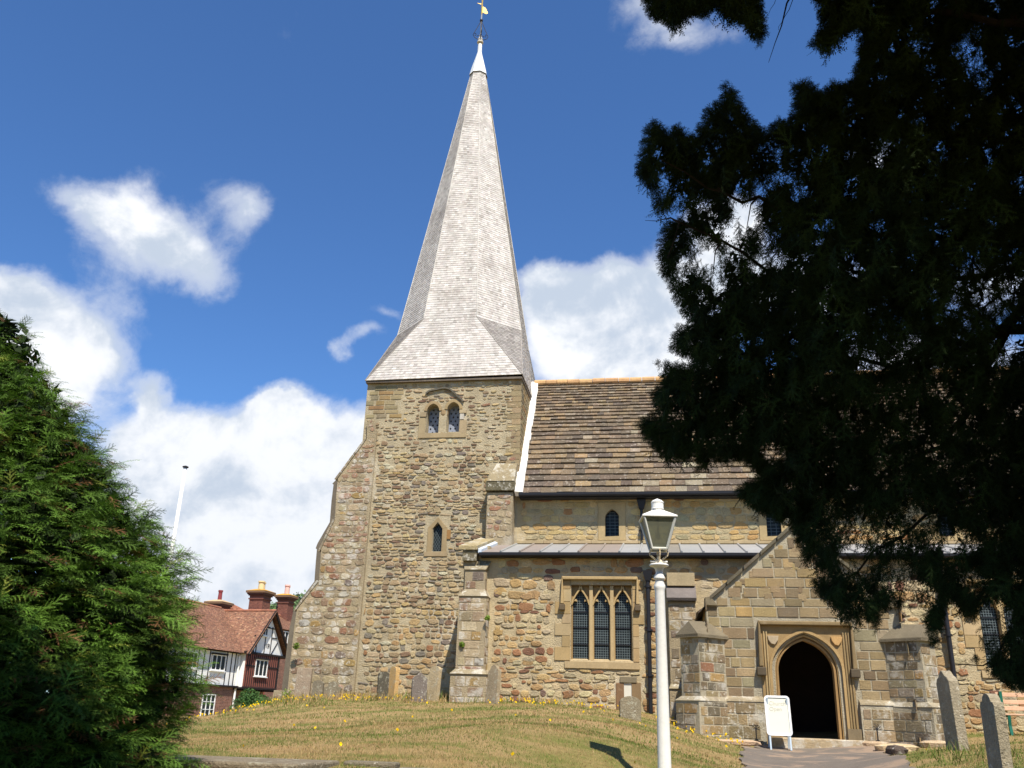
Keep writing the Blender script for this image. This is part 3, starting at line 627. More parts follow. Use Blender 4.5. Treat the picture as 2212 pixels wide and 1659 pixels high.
# pier at the junction of tower and nave
mb = MB(); Jx0, Jx1, Jy = -5.45, -4.62, 27.05
SJ = south(Jy); mb.box(Jx0, Jx1, Jy, 27.6, 6.0, 8.15, MBt); pj = mb.build('stepped_pier', M['mortar'], church)
mb = MB(); stones(mb, SJ, Jx0, Jx1, 6.7, 8.15, keeper([(Jx0, 6.6), (Jx1, 6.6), (Jx1, 8.15), (Jx0, 8.15)]), (.16, .24), (.2, .44), .02, (.01, .02), PB, .4, 0)
mb.hexa([(Jx0-.05, Jy-.1, 8.2), (Jx1+.06, Jy-.1, 8.2), (Jx1+.06, 27.55, 8.2), (Jx0-.05, 27.55, 8.2), (Jx0-.05, Jy-.1, 8.5), (Jx1+.06, Jy-.1, 8.5), (Jx1+.06, 27.5, 8.5), (Jx0-.05, 27.5, 8.5)], lin((108, 100, 78)))
mb.hexa([(Jx0-.02, Jy-.12, 8.5), (Jx1+.04, Jy-.12, 8.5), (Jx1+.04, 27.5, 8.5), (Jx0-.02, 27.5, 8.5), (Jx0+.2, 27.4, 9.2), (Jx1+.04, 27.4, 9.2), (Jx1+.04, 27.5, 9.2), (Jx0+.2, 27.5, 9.2)], lin((158, 142, 112)))
mb.build('pier_stone', M['lichen'], pj, bevel=.01)
# aisle
AW0, AW1 = -4.78, XE; AZ = 5.78
SA = south(YA)
L3 = [(-2.5, -2.07), (-1.915, -1.50), (-1.345, -.915)]
L4 = [(7.98, 8.4), (8.56, 8.98), (9.14, 9.56)]
wins = [(L3, -2.78, -.72), (L4, 7.7, 9.84)]
holes = [[(L[0][0]-.04, 3.0), (L[2][1]+.04, 3.0), (L[2][1]+.04, 5.0), (L[0][0]-.04, 5.0)] for L, _, _ in wins]
mb = MB(); mb.plate(SA, [(-5.6, .8), (AW1, .8), (AW1, AZ), (-5.6, AZ)], holes, .55, MA)
mb.box(-5.62, -5.0, YA+.56, 27.5, .8, AZ+.4, MA)
aisle = mb.build('aisle_wall', M['mortar'], church)
mb = MB(); ex = [(-2.98, -.58, 2.78, 5.22), (7.5, 10.05, 2.78, 5.22), (-1.3, -.66, 1.62, 2.62), (-6, -4.72, 0, 6), (.02, .9, 0, 5.1), (.6, 5.75, 0, 4.9)]
kp = keeper([(-5.6, .8), (AW1, .8), (AW1, 5.74), (-5.6, 5.74)], ex)
stones(mb, SA, -4.8, AW1, 1.3, 2.9, kp, (.08, .2), (.12, .42), .018, (.01, .035), PA, 1., .06)
stones(mb, SA, -4.8, AW1, 2.9, 4.6, kp, (.09, .22), (.13, .42), .022, (.01, .035), PA, 1., .06)
stones(mb, SA, -4.8, AW1, 4.6, 5.76, kp, (.14, .28), (.2, .55), .022, (.01, .03), PA, .8, .03)
mb.build('rubble_facing', M['stone'], aisle)
def aisle_window(Ls, x0, x1):
    L, R = Ls[0][0], Ls[2][1]; mb = MB()
    random.seed(int(x0*10)+50); z = 2.98
    while z < 5.02:
        hh = random.uniform(.24, .36); hh = min(hh, 5.12-z)
        for sd in (0, 1):
            wl = random.choice((.22, .42)); a, b = (L-.06-wl, L-.06) if sd == 0 else (R+.06, R+.06+wl*.7); mb.fbox(SA, a, b, z+.006, z+hh-.006, -.03, .022+random.uniform(0, .006), jit(lin(pick(PD)), .07))
        z += hh
    mb.fbox(SA, L-.2, R+.22, 2.79, 2.96, -.1, .05, lin((208, 184, 140)))
    mb.hexa([SA(L-.06, 2.96, -.2), SA(R+.06, 2.96, -.2), SA(R+.06, 2.96, .05), SA(L-.06, 2.96, .05), SA(L-.06, 3.05, -.2), SA(R+.06, 3.05, -.2), SA(R+.06, 2.965, .05), SA(L-.06, 2.965, .05)], lin((212, 190, 148)))
    w = mb.build('window', M['dressed'], aisle, bevel=.01)
    hs = [opening(a, b, 2.9, 4.52, 4.84, 62, 8) for a, b in Ls]
    mb = MB(); mb.plate(SA, [(L-.07, 2.9), (R+.07, 2.9), (R+.07, 5.1), (L-.07, 5.1)], hs, .1, lin((178, 150, 104)), -.13)
    for a, b in Ls:
        m_ = (a+b)/2; mb.strip(SA, [(a-.03, 4.46), (a+.01, 4.6), (a+.09, 4.74), (m_-.04, 4.86), (m_, 4.99)], .045, -.13, -.04, lin((216, 186, 130)))
        mb.strip(SA, [(b+.03, 4.46), (b-.01, 4.6), (b-.09, 4.74), (m_+.04, 4.86), (m_, 4.99)], .045, -.13, -.04, lin((216, 186, 130)))
        for sg, xx in ((1, a), (-1, b)): mb.prism(SA, [(xx-sg*.01, 4.6), (xx+sg*.1, 4.62), (xx+sg*.115, 4.55), (xx+sg*.05, 4.57), (xx, 4.5)], -.17, -.08, lin((214, 184, 130)))
    for i in range(2):
        m_ = (Ls[i][1]+Ls[i+1][0])/2; hwid = (Ls[i+1][0]-Ls[i][1])/2
        mb.prism(FR((0, YA, 0), (1, 0, 0), (0, 0, 1)), [(m_-hwid*.62, 2.98), (m_+hwid*.62, 2.98), (m_+hwid*.62, 5.0), (m_-hwid*.62, 5.0)], -.14, -.035, lin((218, 192, 142)))
        mb.prism(SA, [(m_-hwid*.95, 2.98), (m_+hwid*.95, 2.98), (m_+hwid*.95, 4.5), (m_-hwid*.95, 4.5)], -.16, -.09, lin((206, 180, 130)))
    mb.build('tracery', M['dressed'], w, bevel=.006)
    MB().fbox(SA, L-.06, R+.06, 4.98, 5.12, -.2, -.02, lin((150, 124, 86))).build('lintel', M['dressed'], w)
    mb = MB(); mb.strip(SA, [(x0, 4.47), (x0, 5.17), (x1, 5.17), (x1, 4.47)], .09, -.02, .13, lin((212, 184, 132)))
    for xx in (x0, x1): mb.fbox(SA, xx-.08, xx+.08, 4.3, 4.46, -.02, .14, lin((120, 104, 80)))
    mb.build('hood_mould', M['dressed'], w, bevel=.02)
    for a, b in Ls: leaded(w, SA, a-.01, b+.01, 2.95, 4.9, -.19, 7, 30)
    for a, b in Ls:
        for z in (3.42, 3.86, 4.28): MB().fbox(SA, a, b, z-.012, z+.012, -.17, -.15).build('saddle_bar', M['gutter'], w)
random.seed(11)
aisle_window(*wins[0]); aisle_window(*wins[1]); random.seed(12)
mb = MB(); mb.fbox(SA, -1.33, -1.12, 1.7, 2.44, -.02, .03, lin((150, 118, 86))); mb.fbox(SA, -.92, -.68, 1.66, 2.46, -.02, .028, lin((160, 134, 98))); mb.fbox(SA, -1.22, -.78, 2.45, 2.6, -.02, .05, lin((150, 138, 112)))
mb.fbox(SA, -1.13, -.91, 1.66, 1.8, -.02, .02, lin((180, 150, 110))); nch = mb.build('wall_niche', M['dressed'], aisle, bevel=.01)
MB().fbox(SA, -1.12, -.92, 1.8, 2.45, -.015, .006, lin((226, 222, 210))).build('pale_panel', M['wpaint'], nch)
# aisle roof
RA, RB = (24.66, 5.86), (27.5, 6.6)
mb = MB(); x = -5.08; i = 0
while x < XE:
    l = .56+random.uniform(-.03, .03); c_ = lin((139, 127, 116)) if (x < -2.2 and random.random() < .7) or random.random() < .07 else lin((150, 148, 143))
    if -.6 < x < .05: c_ = lin((132, 126, 114))
    c_ = jit(c_, .05); mb.hexa([(x, RA[0], RA[1]-.03), (x+l, RA[0], RA[1]-.03), (x+l, RB[0], RB[1]-.03), (x, RB[0], RB[1]-.03), (x, RA[0], RA[1]), (x+l, RA[0], RA[1]), (x+l, RB[0], RB[1]), (x, RB[0], RB[1])], c_)
    if i: mb.tube([(x, RA[0]-.01, RA[1]+.012), (x, RB[0], RB[1]+.012)], .03, 8, jit(c_, .04))
    x += l; i += 1
aroof = mb.build('aisle_roof', M['lead'], church)
MB().box(-5.1, XE, YA-.22, YA+.1, 5.72, 5.83, lin((60, 56, 52))).build('fascia', M['gutter'], aroof)
gutter('gutter', -5.12, XE, 24.6, 5.78, aroof)
MB().hexa([(-5.16, 24.6, 5.82), (-5.06, 24.6, 5.82), (-5.06, 27.5, 6.58), (-5.16, 27.5, 6.58), (-5.16, 24.6, 5.95), (-5.06, 24.6, 5.93), (-5.06, 27.5, 6.68), (-5.16, 27.5, 6.72)], lin((206, 214, 222))).build('lead_flashing', M['wlead'], aroof, bevel=.01)
downpipe(aroof, -.43, 24.78, 1.2, 5.15, .055); downpipe(aroof, 7.08, 24.74, 1.2, 5.7, .06)
# west parapet coping and aisle SW buttress
mb = MB()
mb.hexa([(-5.72, 24.55, 5.9), (-5.17, 24.55, 5.9), (-5.17, 27.5, 6.66), (-5.72, 27.5, 6.66), (-5.72, 24.55, 6.02), (-5.17, 24.55, 6.02), (-5.17, 27.5, 6.8), (-5.72, 27.5, 6.8)], lin((176, 158, 118)))
mb.box(-5.6, -5.2, 24.6, 24.95, 5.6, 5.9, lin((120, 110, 86))); mb.box(-5.6, -5.12, 24.72, 24.95, 5.4, 5.6, lin((150, 134, 104)))
mb.build('parapet_coping', M['lichen'], aisle, bevel=.012)
def buttress(name, x0, x1, ybk, stages, pal, rough=.35, facing='lichen', parent=church):
    """stages from the ground: (z0, z1, projection, extra half width), each ends in a weathered slope"""
    mb = MB(); fc = MB(); sp_ = []
    for i, (z0, z1, pr, ew) in enumerate(stages):
        a, b, yf = x0-ew, x1+ew, ybk-pr; mb.box(a, b, yf, ybk+.1, z0, z1, MBt)
        stones(fc, south(yf), a, b, z0, z1, keeper([(a, z0), (b, z0), (b, z1), (a, z1)]), (.2, .28), (.24, .6), .016, (.006, .014), pal, 0, 0)
        for X_, dr in ((b, 1), (a, -1)):
            f_ = FR((X_, ybk if dr < 0 else yf, 0), (0, dr, 0), (0, 0, 1)); stones(fc, f_, 0, pr, z0, z1, keeper([(0, z0), (pr, z0), (pr, z1), (0, z1)]), (.2, .28), (.2, .5), .016, (.005, .012), pal, 0, 0)
        npr, new = (stages[i+1][2], stages[i+1][3]) if i+1 < len(stages) else (0, 0); na, nb, nyf = x0-new, x1+new, ybk-npr; hh = (pr-npr)*.9+.03
        fc.hexa([(a-.02, yf-.04, z1), (b+.02, yf-.04, z1), (b+.02, ybk, z1), (a-.02, ybk, z1), (na, nyf, z1+hh), (nb, nyf, z1+hh), (nb, ybk, z1+hh), (na, ybk, z1+hh)], jit(lin((158, 144, 116)), .1))
    o = mb.build(name, M['mortar'], parent); fc.build('stone_facing', M[facing], o, bevel=.004); return o
buttress('aisle_buttress', -5.6, -4.82, YA, [(.8, 2.55, .62, .1), (2.55, 4.6, .5, 0), (4.6, 5.35, .3, -.1)], PB)
bt = buttress('aisle_buttress', .1, .8, YA, [(.8, 2.32, .6, .03), (2.32, 4.5, .5, 0)], [(1, (150, 128, 100)), (1, (136, 118, 98)), (.6, (164, 140, 104))])
mb = MB(); mb.hexa([(.06, 24.3, 4.52), (.84, 24.3, 4.52), (.84, 24.86, 4.9), (.06, 24.86, 4.9), (.06, 24.26, 4.6), (.84, 24.26, 4.6), (.84, 24.82, 5.04), (.06, 24.82, 5.04)], lin((128, 118, 112)))
mb.box(.08, .82, 24.6, 24.92, 4.95, 5.3, lin((184, 164, 128))); mb.build('weathering_slab', M['ashlar'], bt, bevel=.01)
# porch
PX0, PX1, PXA = .98, 5.38, 3.17; SPc = south(YP)
gz = lambda x: 6.1-abs(x-PXA)*.86
gab = [(PX0, .8), (PX1, .8), (PX1, gz(PX1)), (PXA, 6.1), (PX0, gz(PX0))]
door = opening(2.5, 3.92, 1.1, 2.72, 3.56, 72, 12)
mb = MB(); mb.plate(SPc, gab, [door], .5, MP)
mb.box(PX0, PX0+.45, YP+.51, YA+.1, .8, 4.15, MP); mb.box(PX1-.45, PX1, YP+.51, YA+.1, .8, 4.15, MP)
porch = mb.build('porch', M['mortar'], church)
mb = MB(); hb = (2.14, 4.32, 1.0, 3.86)
gi = [(PX0, .9), (PX1, .9), (PX1, gz(PX1)-.05), (PXA, 6.0), (PX0, gz(PX0)-.05)]
stones(mb, SPc, PX0, PX1, 2.1, 6.0, keeper(gi, [hb]), (.17, .28), (.22, .58), .017, (.008, .02), PP, 0, 0)
stones(mb, SPc, PX0, PX1, 4.3, 6.1, keeper(gi, [hb]), (.12, .2), (.12, .26), .017, (.006, .016), PP, 0, .55)
for X_, dr in ((PX1, 1), (PX0, -1)):
    f_ = FR((X_, YP if dr > 0 else YA, 0), (0, dr, 0), (0, 0, 1)); stones(mb, f_, 0, YA-YP, 1.0, 4.1, keeper(None), (.18, .28), (.25, .6), .017, (.008, .016), PP, 0)
mb.build('ashlar_facing', M['ashlar'], porch)
mb = MB()
for a, b in ((PX0-.1, 2.2), (4.3, PX1+.1)):
    mb = MB(); mb.box(a, b, YP-.12, YP, .8, 2.02, MP); mb.hexa([(a, YP-.14, 2.02), (b, YP-.14, 2.02), (b, YP, 2.02), (a, YP, 2.02), (a, YP-.12, 2.06), (b, YP-.12, 2.06), (b, YP, 2.14), (a, YP, 2.14)], lin((166, 150, 122)))
    stones(mb, south(YP-.12), a, b, 1.0, 2.0, keeper([(a, 1), (b, 1), (b, 2.01), (a, 2.01)]), (.2, .3), (.22, .55), .016, (.005, .016), PP+PB[:2], 0, 0)
    mb.build('plinth', M['lichen'], porch)
# doorway: stepped orders, hood, label stops
mb = MB(); CD = lin((204, 172, 118))
mb.plate(SPc, [(2.2, 1.12), (4.24, 1.12), (4.24, 3.74), (2.2, 3.74)], [opening(2.42, 4.0, 1.05, 2.74, 3.60, 72, 12)], .1, lin((188, 158, 108)), .035)
mb.plate(SPc, [(2.3, 1.12), (4.12, 1.12), (4.12, 3.7), (2.3, 3.7)], [opening(2.56, 3.85, 1.05, 2.72, 3.44, 72, 12)], .2, lin((176, 144, 98)), -.10)
mb.strip(SPc, [(2.40, 1.2)]+arch(2.40, 4.02, 2.74, 3.62, 72, 12)+[(4.02, 1.2)], .06, -.1, .07, CD)
mb.strip(SPc, [(2.5, 1.2)]+arch(2.5, 3.92, 2.72, 3.52, 72, 12)+[(3.92, 1.2)], .045, -.1, -.02, CD)
mb.strip(SPc, [(2.56, 1.2)]+arch(2.56, 3.85, 2.72, 3.44, 72, 12)+[(3.85, 1.2)], .05, -.3, -.06, lin((186, 150, 98)))
for xx in (4.08, 4.14, 4.2): mb.tube([(xx, YP-.05, 1.5), (xx, YP-.05, 3.6)], .022, 8, lin((176, 152, 108)))
for xx in (2.29, 2.35): mb.tube([(xx, YP-.05, 1.5), (xx, YP-.05, 3.6)], .02, 8, lin((210, 184, 134)))
mb.fbox(SPc, 3.98, 4.28, 1.12, 1.5, -.05, .1, lin((150, 134, 104))); mb.fbox(SPc, 2.2, 2.5, 1.12, 1.4, -.05, .08, lin((176, 152, 110)))
dc = mb.build('doorway', M['dressed'], porch, bevel=.008)
mb = MB(); mb.strip(SPc, [(2.19, 2.8), (2.19, 3.79), (4.27, 3.79), (4.27, 2.78)], .1, -.02, .16, lin((160, 138, 98)))
for xx in (2.19, 4.27): mb.fbox(SPc, xx-.11, xx+.1, 2.6, 2.79, -.02, .17, lin((108, 96, 76)))
mb.build('hood_mould', M['dressed'], dc, bevel=.02)
for cx, sg in ((2.5, 1), (3.93, -1)): mb = MB(); mb.prism(SPc, [(cx-.13, 3.5), (cx+.13, 3.5), (cx+.11, 3.4), (cx+.03, 3.3), (cx-.05, 3.32), (cx-.11, 3.4)], .03, .085, lin((222, 178, 116)) if sg < 0 else lin((212, 192, 158))); mb.build('spandrel_shield', M['dressed'], dc, bevel=.01)
MB().box(2.3, 4.35, YP-.42, YP+.5, .9, 1.27, lin((196, 172, 136))).build('door_step', M['lichen'], porch, bevel=.02)
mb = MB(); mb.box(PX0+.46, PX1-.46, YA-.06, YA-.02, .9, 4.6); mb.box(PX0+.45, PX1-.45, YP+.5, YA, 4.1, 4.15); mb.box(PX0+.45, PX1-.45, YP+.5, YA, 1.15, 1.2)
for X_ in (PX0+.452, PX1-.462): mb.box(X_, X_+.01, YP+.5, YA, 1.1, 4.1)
mb.build('porch_interior', M['dark'], porch)  # dark lining paints shade over the porch's inner faces
mb = MB(); dz = .5
for sg, xe in ((-1, PX0-.18), (1, PX1+.18)):
    BLq, BRq, TRq, TLq = ((xe, YA+.05), (xe, YP+.1), (PXA, YP+.1), (PXA, YA+.05)) if sg < 0 else ((xe, YP+.1), (xe, YA+.05), (PXA, YA+.05), (PXA, YP+.1))
    ez = gz(xe)-.03; mb.add([(BLq[0], BLq[1], ez-.03), (BRq[0], BRq[1], ez-.03), (TRq[0], TRq[1], 6.03), (TLq[0], TLq[1], 6.03)], [(0, 1, 2, 3)], lin((80, 72, 66)))
    courses(mb, (*BLq, ez), (*BRq, ez), (*TRq, 6.06), (*TLq, 6.06), .3, .45, .035, slPal, .14, 0, .01)
mb.build('porch_roof', M['slab'], porch)
mb = MB()
for sg in (-1, 1):
    xe = PXA+sg*2.12; n_ = 5
    for i in range(n_):
        xa, xb = PXA+sg*(.02+2.1*i/n_), PXA+sg*(2.1*(i+1)/n_-.01); pts = [(xa, gz(xa)+.0), (xb, gz(xb)+.0), (xb, gz(xb)+.1), (xa, gz(xa)+.1)]
        mb.prism(SPc, pts, -.42, .09, jit(lin((112, 102, 84)), .14))
    mb.prism(SPc, [(xe-sg*.22, gz(xe)-.1), (xe+sg*.08, gz(xe)-.1), (xe+sg*.08, gz(xe)+.1), (xe-sg*.05, gz(xe)+.12)], -.4, .085, lin((140, 126, 100)))
mb.build('gable_coping', M['ashlar'], porch, bevel=.015)
mb = MB(); mb.box(PXA-.14, PXA+.14, YP-.08, YP+.25, 6.16, 6.3, lin((206, 196, 170))); mb.lathe([(.1, 0), (.07, .06), (.06, .22), (.09, .26), (.05, .34)], (PXA, YP+.08, 6.3), 10, col=lin((206, 198, 176)))
mb.build('gable_finial', M['ashlar'], porch, bevel=.015)
def diag(name, cx, cy, ang):
    c_, s_ = math.cos(ang), math.sin(ang); out = Vector((c_, s_, 0)); sd = Vector((-s_, c_, 0)); O = Vector((cx, cy, 0)); w = .3
    def P(a, b, z): return O+out*a+sd*b+Vector((0, 0, z))
    mb = MB(); fc = MB(); PG = PP+[(1.4, (118, 106, 88)), (1, (150, 138, 118))]
    for (z0, z1, L, ww) in ((.8, 2.0, .92, .36), (2.0, 3.42, .78, .29)):
        mb.hexa([P(-.4, -ww, z0), P(L, -ww, z0), P(L, ww, z0), P(-.4, ww, z0), P(-.4, -ww, z1), P(L, -ww, z1), P(L, ww, z1), P(-.4, ww, z1)], MP)
        for fr_, W_ in ((FR(P(L, -ww, 0), sd, (0, 0, 1)), 2*ww), (FR(P(-.1, -ww, 0), out, (0, 0, 1)), L+.1), (FR(P(L, ww, 0), -out, (0, 0, 1)), L+.1)):
            stones(fc, fr_, 0, W_, z0, z1, keeper([(0, z0), (W_, z0), (W_, z1), (0, z1)]), (.17, .25), (.25, .5), .014, (.005, .012), PG, 0, 0)
    L, ww = .92, .36; fc.hexa([P(-.2, -ww, 2.0), P(L+.02, -ww-.02, 2.0), P(L+.02, ww+.02, 2.0), P(-.2, ww, 2.0), P(-.2, -.3, 2.1), P(.79, -.3, 2.1), P(.79, .3, 2.1), P(-.2, .3, 2.1)], lin((170, 156, 130)))
    o = mb.build(name, M['mortar'], porch); fc.build('ashlar_facing', M['lichen'], o)
    cpm = MB(); e = .36   # saddleback cap sloping to the front
    cpm.add([P(.86, -e, 3.4), P(.86, e, 3.4), P(-.3, e, 3.4), P(-.3, -e, 3.4), P(.78, 0, 3.78), P(-.3, 0, 3.84), P(.87, -e, 3.47), P(.87, e, 3.47), P(-.3, e, 3.47), P(-.3, -e, 3.47)],
        [(0, 1, 2, 3), (0, 1, 7, 6), (6, 7, 4), (6, 4, 5, 9), (7, 8, 5, 4), (0, 6, 9, 3), (1, 2, 8, 7)], lin((128, 116, 94)))
    cpm.build('saddle_cap', M['ashlar'], o, bevel=.01); return o
diag('porch_buttress', PX0+.12, YP+.12, math.radians(-135)); diag('porch_buttress', PX1-.12, YP+.12, math.radians(-45))
# ------------------------------------------------------------ half-timbered house beyond the churchyard
HE = Vector((math.sin(math.radians(6.5)), math.cos(math.radians(6.5)), 0)); HK = 1.46; HA = Vector((-20.78, 43.27, 0)); CV = Vector((0, 0, 1.6))
class HFR(FR):
    def __call__(s, a, b, d=0.): return CV+(s.o+s.u*a+s.v*b+s.n*d-CV)*HK
HF = HFR(HA, HE, (0, 0, 1)); HN = HF.n
def HP(s, z, d): return HF(s, z, d)
def hbox(mb, s0, s1, z0, z1, d0, d1, col=WH): return mb.fbox(HF, s0, s1, z0, z1, d0, d1, col)
house = empty('timbered_house', HP(0, .9, 0), 'tile-roofed half-timbered house with a white and brown gable, left of the church', 'house')
BRK = [(3, (122, 80, 66)), (2, (110, 72, 60)), (1, (140, 96, 78)), (.6, (96, 66, 58))]
TL = [(3, (136, 98, 76)), (2.5, (124, 88, 68)), (1.5, (150, 110, 84)), (1, (108, 80, 66)), (.4, (164, 130, 100))]
mb = MB(); hbox(mb, -7, .25, 2.42, 4.05, -3, -.35); hbox(mb, .3, 3.45, 2.42, 4.06, -3, -.02); mb.prism(HF, [(.35, 4.06), (4.0, 4.06), (2.2, 6.1)], -.3, -.05)
hw_ = mb.build('plaster_wall', M['plaster'], house)
def bricks(name, fr, u0, u1, v0, v1, parent, dep, keep=None, sz=(.06, .22)):
    mb = MB(); mb.fbox(fr, u0, u1, v0, v1, -dep, 0, lin((150, 120, 100))); stones(mb, fr, u0, u1, v0, v1, keeper([(u0, v0), (u1, v0), (u1, v1), (u0, v1)], keep or []), (sz[0], sz[0]+.01), (sz[1]*.5, sz[1]), .012, (.004, .008), BRK, 0)
    return mb.build(name, M['brick'], parent)
HF2 = HFR(HA+HN*-.35, HE, (0, 0, 1)); HF3 = HFR(HA+HN*-.6, HE, (0, 0, 1))
bricks('brick_wall', HF2, -7, .05, .6, 2.40, house, 2.5, [(-2.5, -1.42, 1.05, 2.05)]); bricks('recessed_wall', HF3, .05, 3.3, .6, 2.40, house, 2.2)
mb = MB(); hbox(mb, .28, 3.47, 2.42, 4.06, -.02, .02, lin((132, 78, 64))); hbox(mb, .26, 3.49, 2.4, 2.46, -.02, .06, lin((60, 40, 36)))
bb = mb.build('boarded_wall', M['brown'], house)
mb = MB()
for k in range(16): s_ = .42+k*.195; hbox(mb, s_-.018, s_+.018, 2.46, 4.04, .02, .045)
hbox(mb, .28, 3.47, 3.42, 3.48, .02, .05); hbox(mb, .1, 4.2, 4.02, 4.12, -.05, .08); hbox(mb, 3.4, 3.52, 2.42, 4.06, -2, .03); hbox(mb, .02, 3.5, 2.34, 2.41, -.6, .05)
for k in range(16): s_ = .2+k*.22; hbox(mb, s_, s_+.06, 2.26, 2.34, -.6, .0)
mb.build('batten', M['timber'], bb)
mb = MB(); G = FR
for a, b in (((1.15, 4.1), (1.15, 4.95)), ((1.95, 4.1), (1.95, 5.7)), ((2.55, 4.1), (2.55, 5.5)), ((1.0, 4.1), (.62, 4.6)), ((2.65, 4.1), (3.2, 4.75)), ((.9, 4.95), (1.5, 4.95)), ((2.55, 4.95), (3.1, 4.95)), ((1.6, 5.42), (2.8, 5.42))): mb.strip(HF, [a, b], .045, -.06, -.02)
for s_ in (-6.5, -6, -5.5, -5, -4.5, -4.05, -3.6, -3.2, -2.75, -2.3, -.85, -.45, -.1): hbox(mb, s_-.02, s_+.02, 2.46, 4.0, -.36, -.32)
hbox(mb, -7, .25, 2.38, 2.46, -.4, -.2); hbox(mb, -7, .25, 3.98, 4.06, -.4, -.28); mb.build('timber_frame', M['timber'], hw_)
def hwin(s0, s1, z0, z1, d, n, rows, head=True):
    mb = MB(); t = .045
    for a, b in ((s0, s0+t), (s1-t, s1)): hbox(mb, a, b, z0, z1, d, d+.05)
    for a, b in ((z0, z0+t), (z1-t, z1)): hbox(mb, s0+t, s1-t, a, b, d, d+.05)
    for i in range(1, n): x = s0+(s1-s0)*i/n; hbox(mb, x-t*.5, x+t*.5, z0+t, z1-t, d, d+.045)
    for i in range(1, rows): x = z0+(z1-z0)*i/rows; hbox(mb, s0+t, s1-t, x-t*.35, x+t*.35, d, d+.042)
    hbox(mb, s0-.05, s1+.05, z0-.05, z0-.004, d-.01, d+.09)
    w = mb.build('window', M['wpaint'], house); hbox(MB(), s0, s1, z0, z1, d-.03, d+.012).build('glass_pane', M['glass'], w)
    if head: hbox(MB(), s0-.06, s1+.06, z1+.004, z1+.07, d-.02, d+.12).build('window_head', M['timber'], w)
hwin(1.15, 2.3, 2.98, 3.8, .03, 3, 1); hwin(-2.15, -1.0, 3.1, 3.82, -.34, 3, 1); hwin(-4.3, -3.3, 3.1, 3.82, -.34, 3, 1, False); hwin(-2.48, -1.44, 1.0, 2.02, -.33, 3, 3, False); hwin(1.6, 2.05, 5.0, 5.4, -.04, 2, 1)
def digits(fr, txt, u, v, h, w, t, d, m, parent, name='date_numeral'):
    seg = {'1': [((.5, 0), (.5, 1)), ((.5, 1), (.3, .8))], '3': [((0, 1), (1, 1)), ((1, 1), (1, 0)), ((1, 0), (0, 0)), ((.2, .5), (1, .5))], '4': [((0, 1), (0, .45)), ((0, .45), (1, .45)), ((.8, 1), (.8, 0))]}
    mb = MB()
    for i, ch in enumerate(txt):
        for a, b in seg[ch]: mb.strip(fr, [(u+i*w*1.25+a[0]*w, v+a[1]*h), (u+i*w*1.25+b[0]*w, v+b[1]*h)], t, d, d+.012)
    return mb.build(name, M[m], parent)
digits(HF, '1134', 2.06, 4.42, .2, .08, .03, -.05, 'timber', hw_)
mb = MB(); courses(mb, HP(-7, 4.02, -.02), HP(.6, 4.02, -.02), HP(3, 6.42, -3), HP(-7, 6.5, -3), .09, .13, .012, TL, .14)
courses(mb, HP(.12, 4.0, -3.2), HP(.12, 4.0, .3), HP(2.22, 6.3, .3), HP(2.22, 6.3, -3.4), .09, .13, .012, TL, .14)
courses(mb, HP(4.3, 4.0, .3), HP(4.3, 4.0, -3.2), HP(2.22, 6.3, -3.4), HP(2.22, 6.3, .3), .09, .13, .012, TL, .14)
mb.add([HP(-7, 6.5, -3), HP(3, 6.42, -3), HP(3, 4, -6), HP(-7, 4, -6)], [(0, 1, 2, 3)], lin((140, 90, 66)))
mb.add([HP(-7, 4, -.3), HP(-7, 6.48, -3), HP(-7, 4, -6)], [(0, 1, 2)], lin((140, 90, 66)))
hr = mb.build('tiled_roof', M['tile'], house)
mb = MB()
def ridge(a, b, r=.09):
    a, b = Vector(a), Vector(b); n_ = int((b-a).length/.45)+1
    for i in range(n_): mb.tube([a.lerp(b, i/n_), a.lerp(b, (i+.96)/n_)], r*random.uniform(.95, 1.08), 8, jit(lin((164, 110, 84)), .12))
ridge(HP(-7, 6.52, -3), HP(2.0, 6.44, -3)); ridge(HP(2.22, 6.33, -3), HP(2.22, 6.33, .28)); mb.build('ridge_tile', M['tile'], hr)
mb = MB(); mb.strip(HF, [(.1, 3.93), (2.22, 6.26)], .14, .2, .27); mb.strip(HF, [(2.22, 6.26), (4.32, 3.93)], .14, .2, .27); bo = mb.build('bargeboard', M['timber'], hr)
MB().tube([HP(2.22, 6.2, .25), HP(2.22, 6.45, .25), HP(2.22, 6.52, .25), HP(2.22, 6.58, .25), HP(2.22, 6.75, .25)], [.06, .05, .1, .04, .01], 8).build('gable_finial', M['timber'], bo)
MB().tube([HP(.12, .7, -.28), HP(.12, 3.9, -.28)], .08, 8).build('downpipe', M['wpaint'], house)
HS = HN
